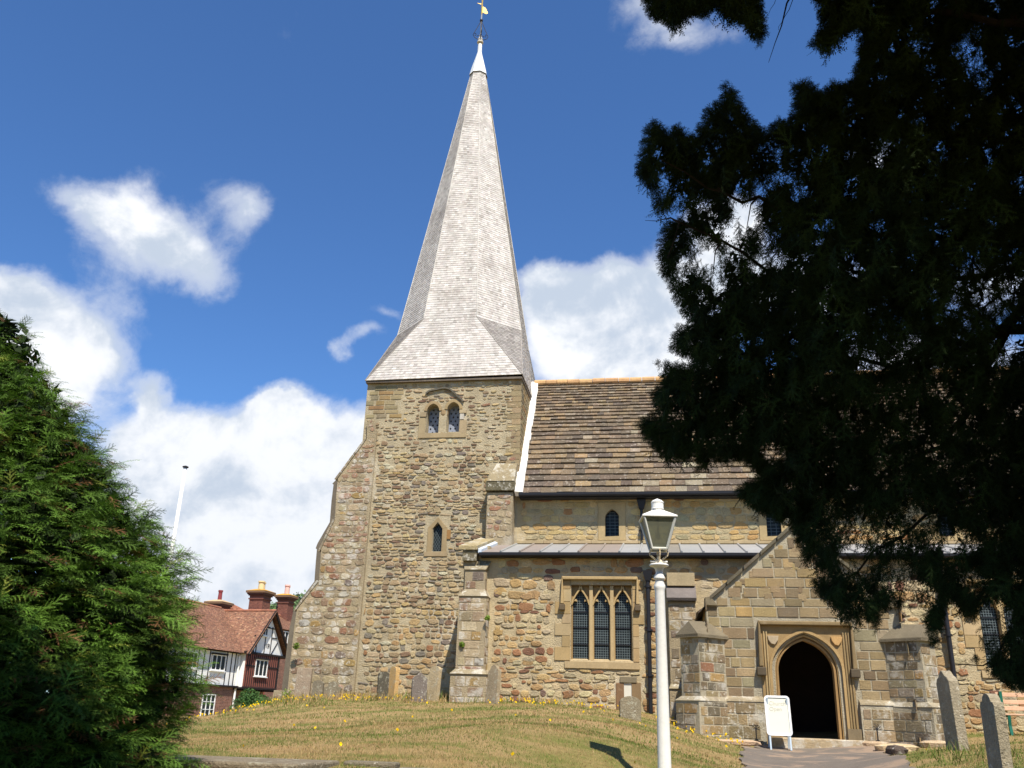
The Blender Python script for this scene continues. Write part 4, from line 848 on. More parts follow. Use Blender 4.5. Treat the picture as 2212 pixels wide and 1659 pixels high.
def chimney(name, s, d, h, z0, zc, pots, potc, capc=(176, 130, 60)):
    mb = MB(); q = lambda s0, s1, z0_, z1_, d0, d1, c_: hbox(mb, s0, s1, z0_, z1_, d0, d1, c_)
    q(s-h, s+h, z0, zc-.62, d-h, d+h, lin((122, 80, 66)))
    for fr_, off in ((HFR(HA+HN*(d+h), HE, (0, 0, 1)), 0), (HFR(HA+HE*(s-h), HN, (0, 0, 1)), 1)):
        u0, u1 = (s-h, s+h) if not off else (d-h, d+h)
        stones(mb, fr_, u0, u1, z0, zc-.62, keeper([(u0, z0), (u1, z0), (u1, zc-.62), (u0, zc-.62)]), (.055, .065), (.1, .2), .012, (.004, .008), BRK, 0)
    z = zc-.62
    for (e, dz, c_) in ((.05, .08, (108, 70, 58)), (.0, .14, (114, 76, 62)), (.07, .07, (88, 62, 52)), (.13, .09, (98, 70, 58)), (.19, .12, (116, 90, 68))): q(s-h-e, s+h+e, z, z+dz, d-h-e, d+h+e, lin(c_)); z += dz
    mb.add([HP(s-h-.2, z, d-h-.2), HP(s+h+.2, z, d-h-.2), HP(s+h+.2, z, d+h+.2), HP(s-h-.2, z, d+h+.2), HP(s-h*.5, z+.14, d-h*.5), HP(s+h*.5, z+.14, d-h*.5), HP(s+h*.5, z+.14, d+h*.5), HP(s-h*.5, z+.14, d+h*.5)], [(0, 1, 5, 4), (1, 2, 6, 5), (2, 3, 7, 6), (3, 0, 4, 7), (4, 5, 6, 7)], lin(capc))
    ch = mb.build(name, M['brick'], hr)
    for (ps, pd, ph, pr) in pots: p = HP(s+ps, z+.1, d+pd); MB().lathe([(pr, 0), (pr*.9, ph*.8), (pr*1.15, ph*.85), (pr*1.1, ph), (pr*.7, ph)], p, 12, col=lin(potc)).build('chimney_pot', M['brick'], ch)
chimney('chimney', 4.0, -4.5, .40, 5.5, 7.08, [(0, 0, .85, .17)], (130, 60, 60), (190, 160, 120))
chimney('chimney', 7.4, -4.0, .45, 5.5, 8.12, [(-.22, .1, .72, .27), (.22, -.1, .72, .27)], (214, 190, 140), (186, 140, 60))
chimney('chimney', 11.8, -4.8, .38, 5.5, 8.42, [(-.19, .1, .85, .23), (.19, -.1, .85, .23)], (226, 176, 160), (190, 146, 56))
mb = MB(); c0 = (5.6, -4.9); cs = [HP(c0[0]-2, 6.1, c0[1]+2), HP(c0[0]+2, 6.1, c0[1]+2), HP(c0[0]+2, 6.1, c0[1]-2), HP(c0[0]-2, 6.1, c0[1]-2)]; tp = HP(c0[0], 7.16, c0[1]); t2 = tp+Vector((.02, 0, 0))
for i in range(4): courses(mb, cs[(i-1) % 4], cs[i], t2, tp, .16, .24, .02, [(2, (170, 116, 88)), (1, (152, 102, 78))], .1)
hbox(mb, c0[0]-1.9, c0[0]+1.9, .8, 6.1, c0[1]-1.9, c0[1]+1.9, lin((140, 80, 60))); mb.build('hipped_roof', M['tile'], house)
# brick cottage behind
cot = empty('brick_cottage', HP(10, .9, -4), 'red brick cottage glimpsed between the timbered gable and the church tower', 'house')
HF4 = HFR(HA+HN*-3.4, HE, (0, 0, 1)); bw = bricks('brick_wall', HF4, 8.0, 13.5, .6, 6.02, cot, 3.0)
mb = MB(); courses(mb, HP(7.9, 6.0, -3.25), HP(13.7, 6.0, -3.25), HP(13.7, 7.0, -4.9), HP(7.9, 7.0, -4.9), .09, .13, .012, TL, .12)
mb.add([HP(7.9, 7, -4.9), HP(13.7, 7, -4.9), HP(13.7, 6, -6.5), HP(7.9, 6, -6.5), HP(7.9, 6, -3.3), HP(13.7, 6, -3.3)], [(0, 1, 2, 3), (0, 3, 4), (1, 5, 2)], lin((150, 92, 70)))
cr = mb.build('tiled_roof', M['tile'], cot); mb = MB(); ridge(HP(7.9, 7.03, -4.9), HP(13.7, 7.03, -4.9)); mb.build('ridge_tile', M['tile'], cr)
mb = MB(); s0, s1, z0, z1, d, t = 9.25, 10.45, 5.12, 5.9, -3.39, .05
for a, b in ((s0, s0+t), (s1-t, s1), (9.63, 9.68), (10.03, 10.08)): hbox(mb, a, b, z0, z1, d, d+.06)
hbox(mb, s0, s1, z0-.04, z0+.03, d, d+.1); hbox(mb, s0, s1, z1-.04, z1, d, d+.07); cwn = mb.build('window', M['wpaint'], cot); hbox(MB(), s0, s1, z0, z1, d-.02, d+.01).build('glass_pane', M['glass'], cwn)
# ------------------------------------------------------------ lamp post
LX, LY = -.05, 10.62; lz = tz(LX, LY)-.03
lamp = empty('lamp_post', (LX, LY, lz), 'white painted cast iron lamp post with glazed lantern, standing on the lawn', 'lamp post')
WP = lin((235, 233, 226))
LT = 3.30  # height of the lantern seat in the world
mb = MB(); hh = LT-lz; mb.lathe([(.13, -.1), (.13, .06), (.11, .1), (.09, .14), (.078, .2), (.074, .3), (.056, hh-.32), (.06, hh-.3), (.066, hh-.28), (.066, hh-.255), (.045, hh-.2), (.05, hh-.19), (.064, hh-.18), (.066, hh-.165), (.04, hh-.105), (.042, hh-.09), (.052, hh-.06), (.072, hh-.04), (.108, hh-.03), (.112, hh-.015), (.1, hh-.005), (.045, hh), (.045, hh+.01)], (LX, LY, lz), 20, col=WP)
post = mb.build('post', M['paint'], lamp, smooth=False)
for p in post.data.polygons: p.use_smooth = abs(p.normal.z) < .95
H0 = LT; B4 = [(-1, -1), (1, -1), (1, 1), (-1, 1)]; ra = math.radians(8); rc, rs_ = math.cos(ra), math.sin(ra)
def LQ(a, b, z): return Vector((LX+a*rc-b*rs_, LY+a*rs_+b*rc, z))
mb = MB(); mb.lathe([(.04, 0), (.048, .02), (.04, .06), (.025, .075)], (LX, LY, H0-.02), 12, col=lin((222, 206, 176)))
mb.tube([LQ(-.1, 0, H0+.025), LQ(.1, 0, H0+.025)], .01, 8, WP)
for sx, sy in ((-1, 0), (1, 0), (0, -1), (0, 1)):
    mb.tube([LQ(sx*r, sy*r, H0+z) for r, z in ((.02, .03), (.055, .06), (.1, .095), (.108, .125), (.1, .15), (.08, .16))], .011, 8, lin((214, 196, 164)))
z0 = H0+.165; z1 = 3.83; wb_, wt = .088, .185
for k in range(4):
    a, b = B4[k], B4[(k+1) % 4]
    for (w0, z_, th) in ((wb_, z0, .016), (wt, z1, .014)): mb.tube([LQ(a[0]*w0, a[1]*w0, z_), LQ(b[0]*w0, b[1]*w0, z_)], th, 6, lin((206, 206, 196)))
    mb.tube([LQ(a[0]*wb_, a[1]*wb_, z0), LQ(a[0]*wt, a[1]*wt, z1)], .017, 6, lin((210, 210, 202)))
mb.build('lantern_frame', M['paint'], lamp)
mb = MB()
for k in range(4):
    a, b = B4[k], B4[(k+1) % 4]; mb.add([LQ(a[0]*wb_, a[1]*wb_, z0), LQ(b[0]*wb_, b[1]*wb_, z0), LQ(b[0]*wt, b[1]*wt, z1), LQ(a[0]*wt, a[1]*wt, z1)], [(0, 1, 2, 3)])
lgm = bpy.data.materials.new('lamp_pane'); lgm.use_nodes = True; lt = lgm.node_tree; lt.nodes.clear(); h = NT(lt)
bp = h.n('ShaderNodeBsdfPrincipled'); bp.inputs['Base Color'].default_value = (*lin((128, 128, 108)), 1); bp.inputs['Roughness'].default_value = .35; tr = h.n('ShaderNodeBsdfTransparent'); tr.inputs[0].default_value = (.62, .66, .58, 1)
mx = h.n('ShaderNodeMixShader'); mx.inputs[0].default_value = .62; h.l(tr.outputs[0], mx.inputs[1]); h.l(bp.outputs[0], mx.inputs[2]); oo = h.n('ShaderNodeOutputMaterial'); h.l(mx.outputs[0], oo.inputs[0])
mb.build('lantern_glass', lgm, lamp)
mb = MB(); mb.tube([(LX, LY, z1-.18), (LX, LY, z1)], .014, 6); mb.tube([(LX, LY, z1-.24), (LX, LY, z1-.18)], .028, 8); mb.tube([LQ(-.06, 0, z0+.02), LQ(-.02, .01, z0+.22), LQ(-.1, 0, z0+.3), LQ(-.08, 0, z1)], .004, 4); mb.build('lamp_fitting', M['iron'], lamp)
mb = MB(); rt_ = [(.205, z1-.005), (.205, z1+.01), (.08, z1+.085), (.075, z1+.09)]; vs = []
for r, z in rt_: vs += [LQ(a*r, b*r, z) for a, b in B4]
mb.add(vs, [(i*4+k, i*4+(k+1) % 4, i*4+4+(k+1) % 4, i*4+4+k) for i in range(3) for k in range(4)]+[(3, 2, 1, 0)], WP)
mb.lathe([(.072, 0), (.072, .035), (.077, .04), (.077, .05), (.072, .055), (.072, .115), (.077, .12), (.077, .13), (.055, .15), (0, .175)], (LX, LY, z1+.075), 18, col=WP); mb.build('lantern_cap', M['paint'], lamp)
# ------------------------------------------------------------ pavement sign
sx0, sy = 2.15, 21.45; sg_z = tz(2.4, sy)+.03
sign = empty('pavement_sign', (2.4, sy, sg_z), 'white framed pavement sign board on grey legs beside the porch door', 'sign')
SF = FR((2.15, sy, sg_z), (1, 0, 0), (0, .22, 1)); w_ = .52
mb = MB(); rr = [(cx_+.055*math.cos(math.radians(a_)), cz_+.055*math.sin(math.radians(a_))) for cx_, cz_, a0_ in ((w_-.055, .365, -90), (w_-.055, 1.075, 0), (.055, 1.075, 90), (.055, .365, 180)) for a_ in range(a0_, a0_+91, 18)]
mb.strip(SF, [(a*.96+.01, b*.985+.01) for a, b in rr], .045, -.02, .025, lin((240, 240, 240)), True); mb.build('frame', M['wpaint'], sign)
pn = MB().fbox(SF, .03, w_-.03, .34, 1.1, -.012, .006).build('poster_panel', M['sign'], sign)
mb = MB(); FB = FR((2.15, sy+.42, sg_z), (1, 0, 0), (0, -.22, 1))
for a in (.03, w_-.065): mb.fbox(SF, a, a+.035, 0, .34, -.012, .014); mb.fbox(FB, a, a+.035, 0, 1.1, -.012, .014)
mb.build('leg', M['silver'], sign)
def text(s, u, v, size, parent):
    c_ = bpy.data.curves.new('lettering', 'FONT'); c_.body = s; c_.size = size; c_.extrude = .001; o_ = bpy.data.objects.new('lettering', c_); sc.collection.objects.link(o_)
    p = SF(u, v, .009); o_.matrix_world = Matrix(((SF.u.x, SF.v.x, SF.n.x, p.x), (SF.u.y, SF.v.y, SF.n.y, p.y), (SF.u.z, SF.v.z, SF.n.z, p.z), (0, 0, 0, 1)))
    dg = bpy.context.evaluated_depsgraph_get(); me = bpy.data.meshes.new_from_object(o_.evaluated_get(dg)); me.transform(o_.matrix_world); bpy.data.objects.remove(o_)
    me.materials.clear(); me.materials.append(M['ink']); o2 = bpy.data.objects.new('lettering', me); sc.collection.objects.link(o2); o2.parent = parent
text('Church', .08, .94, .12, pn); text('Open', .08, .82, .12, pn)
# ------------------------------------------------------------ flagpole
fp = atY(401, 1008, 40); fz = tz(fp[0], fp[1])
pole = empty('flagpole', (fp[0], fp[1], fz), 'bare white flagpole with a dark cap rising behind the clipped yew', 'flagpole')
mb = MB(); mb.tube([(fp[0], 40, fz-.2), (fp[0], 40, fp[2]-.08)], [.13, .085], 12, lin((238, 238, 236))); mb.build('pole', M['wpaint'], pole, True)
MB().lathe([(.09, 0), (.15, .04), (.15, .08), (.06, .12)], (fp[0], 40, fp[2]-.08), 12).build('truck_cap', M['iron'], pole)
# ------------------------------------------------------------ gravestones
def grave(x, y, w, h, t, shape, rot, lean, col, label, zoff=0, sidelean=0.):
    z = tz(x, y)-.08+zoff; o = empty('gravestone', (x, y, z), label, 'gravestone', 'gravestones in the churchyard')
    R_ = Matrix.Rotation(rot, 3, 'Z') @ Matrix.Rotation(sidelean, 3, 'Y') @ Matrix.Rotation(lean, 3, 'X')
    a = w/2; sh = h-a*.55
    if shape == 'round': P_ = [(-a, -.15), (a, -.15)]+[(a*math.cos(t_), sh+a*.55*math.sin(t_)) for t_ in np.linspace(0, math.pi, 13)]
    elif shape == 'shoulder': P_ = [(-a, -.15), (a, -.15), (a, sh-.02), (a*.9, sh+.02), (a*.72, sh+.02)]+[(a*.62*math.cos(t_), sh+a*.6*math.sin(t_)+.02) for t_ in np.linspace(.1, math.pi-.1, 9)]+[(-a*.72, sh+.02), (-a*.9, sh+.02), (-a, sh-.02)]
    elif shape == 'ogee': P_ = [(-a, -.15), (a, -.15), (a, sh-.06), (a*.8, sh), (a*.5, sh+.03), (a*.2, h-.02), (0, h), (-a*.2, h-.02), (-a*.5, sh+.03), (-a*.8, sh), (-a, sh-.06)]
    else: P_ = [(-a, -.15), (a, -.15), (a*.98, h-.03), (a*.9, h), (-a*.9, h-.01), (-a, h-.05)]
    fr = FR((x, y, z), R_ @ Vector((1, 0, 0)), R_ @ Vector((0, 0, 1))); mb = MB(); mb.prism(fr, P_, -t/2, t/2, lin(col)); mb.build('slab', M['grave'], o, bevel=.012)
G = grave
G(-10.65, 26.35, .46, .98, .1, 'square', .1, -.05, (150, 132, 110), 'tall plain gravestone leaning on the tower corner, leftmost of the row')
G(-10.12, 26.2, .34, .6, .1, 'round', -.1, -.05, (122, 112, 92), 'small dark round-topped gravestone, second from the tower corner')
G(-9.62, 26.1, .5, .52, .1, 'shoulder', .05, -.04, (126, 116, 94), 'low wide mossy gravestone, third from the tower corner')
G(-7.79, 25.1, .3, .84, .11, 'round', .5, -.04, (84, 78, 64), 'dark gravestone in a pair by the tower wall, its face in shade')  # the shade on its face is put into the slab colour
G(-7.68, 25.7, .34, .95, .12, 'round', -.75, -.02, (196, 160, 104), 'sandy yellow gravestone edge just behind the dark one by the tower')
G(-6.42, 23.9, .4, .82, .1, 'ogee', .4, -.1, (110, 100, 90), 'blotched gravestone leaning back, left one of the pair near the aisle buttress')
G(-6.2, 24.5, .36, .98, .1, 'round', -.5, -.06, (176, 156, 120), 'pale round-topped gravestone, right one of the pair near the aisle buttress')
G(-4.22, 22.6, .38, .98, .1, 'shoulder', -.65, -.16, (146, 130, 102), 'tilted gravestone at the foot of the aisle buttress', 0, -.12)
G(-.81, 21, .46, .56, .12, 'round', .2, -.12, (128, 116, 92), 'small squat gravestone sunk in the grass below the window')
G(4.2, 15, .42, 1.22, .13, 'ogee', math.radians(-80), 0, (150, 138, 114), 'tall leaning gravestone seen edge-on, right of the porch', -.02, -.06)
G(3.17, 10, .27, .98, .1, 'shoulder', math.radians(-80), 0, (152, 141, 118), 'upright gravestone with white lichen on top, nearest the camera at right', -.02, .01)
# flat tomb
tb = empty('ledger_tomb', (-3.9, 8.5, 1.0), 'low flat stone ledger tomb in the grass beside the clipped yew', 'tomb')
def rquad(mb, pts, z0, z1, col): mb.hexa([(*p, z0) for p in pts]+[(*p, z1) for p in pts], col)
mb = MB(); rquad(mb, [(-4.9, 8.0), (-3.25, 8.12), (-3.15, 8.95), (-4.85, 8.8)], 1.05, 1.12, lin((122, 110, 90))); mb.build('ledger_slab', M['grave'], tb, bevel=.02)
mb = MB(); rquad(mb, [(-4.82, 8.1), (-3.36, 8.2), (-3.26, 8.86), (-4.78, 8.72)], .6, 1.045, lin((112, 102, 86))); mb.build('tomb_base', M['grave'], tb)
kb = empty('stone_kerb', (-2.6, 8.95, 1.05), 'weathered stone kerb running right from the flat tomb', 'kerb')
mb = MB(); x = -3.1
while x < -1.6:
    l = random.uniform(.4, .6); zz = tz(x+l/2, 9.0)+.035; mb.hexa([(x, 8.88, zz-.2), (x+l-.02, 8.9, zz-.2), (x+l-.02, 9.08, zz-.2), (x, 9.06, zz-.2), (x, 8.88, zz), (x+l-.02, 8.9, zz), (x+l-.02, 9.08, zz), (x, 9.06, zz)], jit(lin((112, 102, 84)))); x += l
mb.build('kerb_stone', M['grave'], kb, bevel=.02)
# stones edging the path
def rock(x, y, sx, sy, sz, col, label, rot=0.):
    mb = MB(); n, m_ = 9, 5; vs = []
    for i in range(m_+1):
        f = math.pi*i/m_
        for j in range(n):
            t_ = 2*math.pi*j/n; q = 1+random.uniform(-.14, .14); a, b = math.copysign(abs(math.cos(t_))**.6, math.cos(t_))*math.sin(f)**.6*sx*q, math.copysign(abs(math.sin(t_))**.6, math.sin(t_))*math.sin(f)**.6*sy*q
            vs.append((x+a*math.cos(rot)-b*math.sin(rot), y+a*math.sin(rot)+b*math.cos(rot), tz(x, y)+sz*.25+math.copysign(abs(math.cos(f))**.7, math.cos(f))*sz*.7))
    mb.add(vs, [(i*n+j, i*n+(j+1) % n, (i+1)*n+(j+1) % n, (i+1)*n+j) for i in range(m_) for j in range(n)], lin(col))
    tag(mb.build('edging_stone', M['grave']), label, 'stone', 'stones edging the path')
rock(4.68, 20.9, .42, .16, .16, (196, 170, 130), 'long pale edging stone lying along the right side of the path', -.1)
rock(4.36, 19.6, .17, .3, .2, (84, 72, 62), 'dark lump of edging stone where path meets the right lawn', .1)
rock(4.95, 21.75, .34, .14, .13, (96, 84, 72), 'dark flat stone below the right porch buttress')
rock(5.7, 21.6, .4, .16, .14, (190, 164, 130), 'pale flat stone below the right porch buttress, by the leaning grave', .05)
rock(4.5, 22.05, .36, .14, .13, (176, 150, 118), 'brown kerb stone beside the right end of the door step')
rock(1.35, 21.5, .6, .12, .1, (184, 156, 126), 'long pinkish edging stone along the left side of the path', .05)
# boot scrapers
for (x, y, lb) in ((1.95, 22.0, 'wrought iron boot scraper left of the porch door'), (4.55, 22.02, 'wrought iron boot scraper right of the porch door')):
    z = tz(x, y); o = empty('boot_scraper', (x, y, z), lb, 'boot scraper', 'boot scrapers by the porch door'); mb = MB()
    mb.tube([(x, y, z), (x, y, z+.36)], .014, 6); mb.tube([(x-.1, y, z), (x-.06, y, z+.1), (x, y, z+.16), (x+.06, y, z+.1), (x+.1, y, z)], .012, 6)
    for k in range(7): a = k*math.pi/3.5; mb.tube([(x, y, z+.36), (x+.06*math.cos(a), y, z+.4+.06*math.sin(a)), (x+.09*math.cos(a+.4), y, z+.4+.08*math.sin(a+.4))], .008, 5)
    mb.build('scroll_head', M['iron'], o); MB().box(x-.1, x+.1, y-.008, y+.008, z+.02, z+.09).build('scraper_blade', M['iron'], o)
# bench
bx0, bx1, by = 7.62, 9.4, 23.3; bz = tz(8.2, 23.3)
bench = empty('park_bench', (bx0, by, bz), 'wooden slatted bench with green iron ends against the aisle wall at right', 'bench')
mb = MB()
for z in (.58, .72, .88): mb.box(bx0, bx1, by+.34, by+.37, bz+z-.045, bz+z+.045)
mb.build('backrest', M['wood'], bench, bevel=.008); mb = MB()
for k in range(4): mb.box(bx0, bx1, by-.08+k*.11, by+k*.11, bz+.42, bz+.455)
mb.build('seat', M['wood'], bench, bevel=.008)
for x in (bx0+.1, bx1-.1): MB().strip(east(x), [(by-.06, bz-.02), (by-.02, bz+.2), (by-.06, bz+.4), (by+.3, bz+.4), (by+.3, bz+.95)], .06, -.03, .03).strip(east(x), [(by+.3, bz+.4), (by+.26, bz+.2), (by+.36, bz-.02)], .06, -.03, .03).build('leg', M['green'], bench)
# ------------------------------------------------------------ foliage
def spray(nside, L, nl, nw, seed, gap=.0125, curve=.25):
    """one feathery yew spray along +x: shoots with paired needles; triangles as (n,3,3)"""
    r = np.random.default_rng(seed); T = []
    def shoot(p, ang, ln, z0):
        d = np.array([math.cos(ang), math.sin(ang), 0]); s = np.array([-d[1], d[0], 0]); n = max(3, int(ln/gap))
        q = p+d*ln; T.append([p-s*.002, p+s*.002, q])
        for i in range(n+1):
            f = i/n; c = p+d*ln*f
            for sg in (-1, 1):
                a = ang+sg*(math.radians(62)-f*.5)+r.normal(0, .12); l = nl*(1-.35*f)*(.85+.3*r.random()); e = np.array([math.cos(a), math.sin(a), 0]); w = np.array([-e[1], e[0], 0])*nw/2
                T.append([c-w, c+w, c+e*l+np.array([0, 0, r.normal(0, .006)])])
    shoot(np.zeros(3), 0, L, 0)
    for k in range(nside):
        f = .12+.75*k/max(1, nside-1); sg = 1 if k % 2 else -1; shoot(np.array([L*f, 0, 0]), sg*math.radians(r.uniform(38, 58)), L*(.55-.35*f)*r.uniform(.8, 1.15), 0)
    T = np.array(T); T[:, :, 2] += .0*T[:, :, 0]; T[:, :, 2] -= curve*(np.hypot(T[:, :, 0], T[:, :, 1])**2)/L
    return T
def scatter(templates, pos, dirs, nrm, scale, cols):
    """instances of spray templates -> one vertex array, faces, face colours"""
    V = []; C_ = []; which = rng.integers(0, len(templates), len(pos))
    dirs = dirs/np.linalg.norm(dirs, axis=1, keepdims=True); y = np.cross(nrm, dirs); y /= np.linalg.norm(y, axis=1, keepdims=True)+1e-9; z = np.cross(dirs, y)
    for k, T in enumerate(templates):
        m = np.where(which == k)[0]
        if not len(m): continue
        B_ = np.stack([dirs[m], y[m], z[m]], 1)*scale[m][:, None, None]
        v = np.einsum('tvc,ncd->ntvd', T, B_)+pos[m][:, None, None, :]
        V.append(v.reshape(-1, 3)); C_.append(np.repeat(cols[m], len(T), axis=0)*rng.uniform(.82, 1.18, (len(m)*len(T), 1)))
    V = np.concatenate(V); C_ = np.concatenate(C_); return V, np.arange(len(V)).reshape(-1, 3), C_
def bumps(a, b, s):
    return (np.sin(a*3.1+s)*np.sin(b*2.7+s*2)+.7*np.sin(a*6.3+b*2+s)*np.sin(b*5.9-a+s)+.5*np.sin(a*11+s*3)*np.sin(b*12.3))/1.6
# clipped golden yew, left
YLX, YLY = -6.15, 6.75; lpz = [.75, 1.2, 1.8, 2.2, 2.7, 3.1, 3.6, 4.1, 4.6, 5.0, 5.3]; lpr = [1.95, 2.12, 2.14, 2.04, 1.82, 1.56, 1.16, .72, .28, .08, .0]
def left_yew(N):
    z = rng.uniform(.75, 4.95, N*3); r0 = np.interp(z, lpz, lpr); keep = rng.random(len(z)) < (r0+.15)/2.4; z = z[keep][:N]; r0 = r0[keep][:N]; n = len(z)
    th = np.where(rng.random(n) < .88, rng.uniform(-2.2, .75, n), rng.uniform(-math.pi, math.pi, n))
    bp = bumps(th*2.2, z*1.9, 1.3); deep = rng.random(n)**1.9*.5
    big = bumps(th*1.1+.4, z*.9, 2.2); r = r0*(1+.05*big)+.24*bp+.07*bumps(th*6., z*5., .9)-deep; pos = np.stack([YLX+r*np.cos(th), YLY+r*np.sin(th), z], 1)
    out = np.stack([np.cos(th), np.sin(th), np.zeros(n)], 1); dr = out+np.stack([rng.normal(0, .55, n), rng.normal(0, .55, n), rng.normal(.22, .4, n)], 1)
    nm = np.stack([rng.normal(0, .35, n), rng.normal(0, .35, n), np.ones(n)], 1)+out*.35; sc_ = rng.uniform(.28, .72, n)*np.where(z > 4.5, .6, 1)
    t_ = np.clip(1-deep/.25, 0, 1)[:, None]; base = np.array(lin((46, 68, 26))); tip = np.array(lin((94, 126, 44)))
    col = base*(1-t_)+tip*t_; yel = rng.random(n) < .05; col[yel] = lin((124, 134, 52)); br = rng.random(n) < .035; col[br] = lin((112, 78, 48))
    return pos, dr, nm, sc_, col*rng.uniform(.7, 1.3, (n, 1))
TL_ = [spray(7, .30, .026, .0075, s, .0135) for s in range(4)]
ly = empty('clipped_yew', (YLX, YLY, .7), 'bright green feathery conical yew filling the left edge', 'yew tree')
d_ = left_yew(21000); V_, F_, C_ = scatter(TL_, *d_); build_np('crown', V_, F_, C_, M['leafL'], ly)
def filler(name, pos, size, c0, mat_, parent, asp=.5):
    n = len(pos); ln = size*rng.uniform(.6, 1.3, n); a = rng.normal(0, 1, (n, 3)); a /= np.linalg.norm(a, axis=1, keepdims=True); b_ = np.cross(a, rng.normal(0, 1, (n, 3))); b_ /= np.linalg.norm(b_, axis=1, keepdims=True)+1e-9
    V = np.stack([pos-a*ln[:, None], pos-b_*ln[:, None]*asp, pos+a*ln[:, None], pos+b_*ln[:, None]*asp], 1).reshape(-1, 3)
    return build_np(name, V, np.arange(len(V)).reshape(-1, 4), np.array(lin(c0))[None]*rng.uniform(.6, 1.4, (n, 1)), mat_, parent)
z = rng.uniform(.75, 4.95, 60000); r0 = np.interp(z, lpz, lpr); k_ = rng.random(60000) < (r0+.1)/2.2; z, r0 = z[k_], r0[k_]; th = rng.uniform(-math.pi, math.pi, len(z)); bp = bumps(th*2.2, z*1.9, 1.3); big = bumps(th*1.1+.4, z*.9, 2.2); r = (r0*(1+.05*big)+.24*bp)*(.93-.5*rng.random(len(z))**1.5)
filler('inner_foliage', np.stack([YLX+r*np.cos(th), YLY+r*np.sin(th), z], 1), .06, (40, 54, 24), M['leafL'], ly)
mb = MB(); mb.tube([(YLX, YLY, .3), (YLX+.05, YLY, 2.5), (YLX, YLY+.05, 4.8)], [.28, .16, .03], 10)
for k in range(60):
    a = rng.uniform(0, 6.28); z = rng.uniform(1, 4.4); rr_ = float(np.interp(z, lpz, lpr))*.82; mb.tube([(YLX, YLY, z), (YLX+rr_*.5*math.cos(a), YLY+rr_*.5*math.sin(a), z+.12), (YLX+rr_*math.cos(a), YLY+rr_*math.sin(a), z+.3)], [.035, .02, .006], 5)
mb.build('trunk', M['bark'], ly)
# big dark yew, right: crown volume between 5 and 8 m away, rising over the viewer
def zz(pts, sx, ox, oy): return [(ox+x*sx, oy+y*sx) for x, y in pts]
P_A = [(1378, -60), (1383, 10), (1402, 42), (1432, 50), (1452, 88), (1472, 60), (1496, 34), (1520, 46), (1545, 22), (1562, 38), (1604, 58), (1622, 80), (1640, 116), (1662, 62), (1650, 14), (1658, -60)]
P_B = [(1722, -60), (1762, 14), (1768, 58), (1741, 100), (1790, 124), (1812, 90), (1850, 66), (1850, 120), (1836, 168), (1818, 178), (1802, 168), (1776, 194), (1747, 168), (1705, 172), (1710, 217), (1700, 255), (1680, 250), (1655, 276), (1622, 246), (1600, 205), (1570, 166), (1555, 180), (1552, 215), (1521, 228), (1498, 286), (1463, 258), (1446, 278), (1413, 250), (1388, 278), (1366, 376), (1396, 409), (1409, 459), (1436, 470), (1417, 510), (1417, 576), (1442, 622), (1462, 664), (1484, 700), (1455, 698), (1440, 756), (1490, 782), (1412, 776), (1425, 822), (1400, 850), (1412, 886), (1364, 908), (1388, 952), (1442, 1000), (1500, 996), (1500, 1038), (1538, 1000), (1616, 1006), (1634, 1022), (1580, 1054), (1600, 1084), (1664, 1126), (1697, 1130), (1728, 1196), (1722, 1212), (1755, 1215), (1788, 1246), (1740, 1248), (1776, 1296), (1800, 1312), (1826, 1344), (1854, 1356), (1870, 1336), (1898, 1384), (1904, 1324), (1930, 1312), (1992, 1324), (2010, 1396), (2030, 1404), (2038, 1338), (2056, 1300), (2102, 1350), (2112, 1400), (2074, 1440), (2116, 1430), (2142, 1454), (2178, 1490), (2240, 1500), (2700, 1500), (2700, -60)]
_hr = random.Random(5)
def hfac(x, y, rx, s_, k):
    return s_*np.where(rx > 42, (bumps(x/11., y/30., k)+.5*bumps(x/34., y/26., k+1) > -.12)*1., 1.)
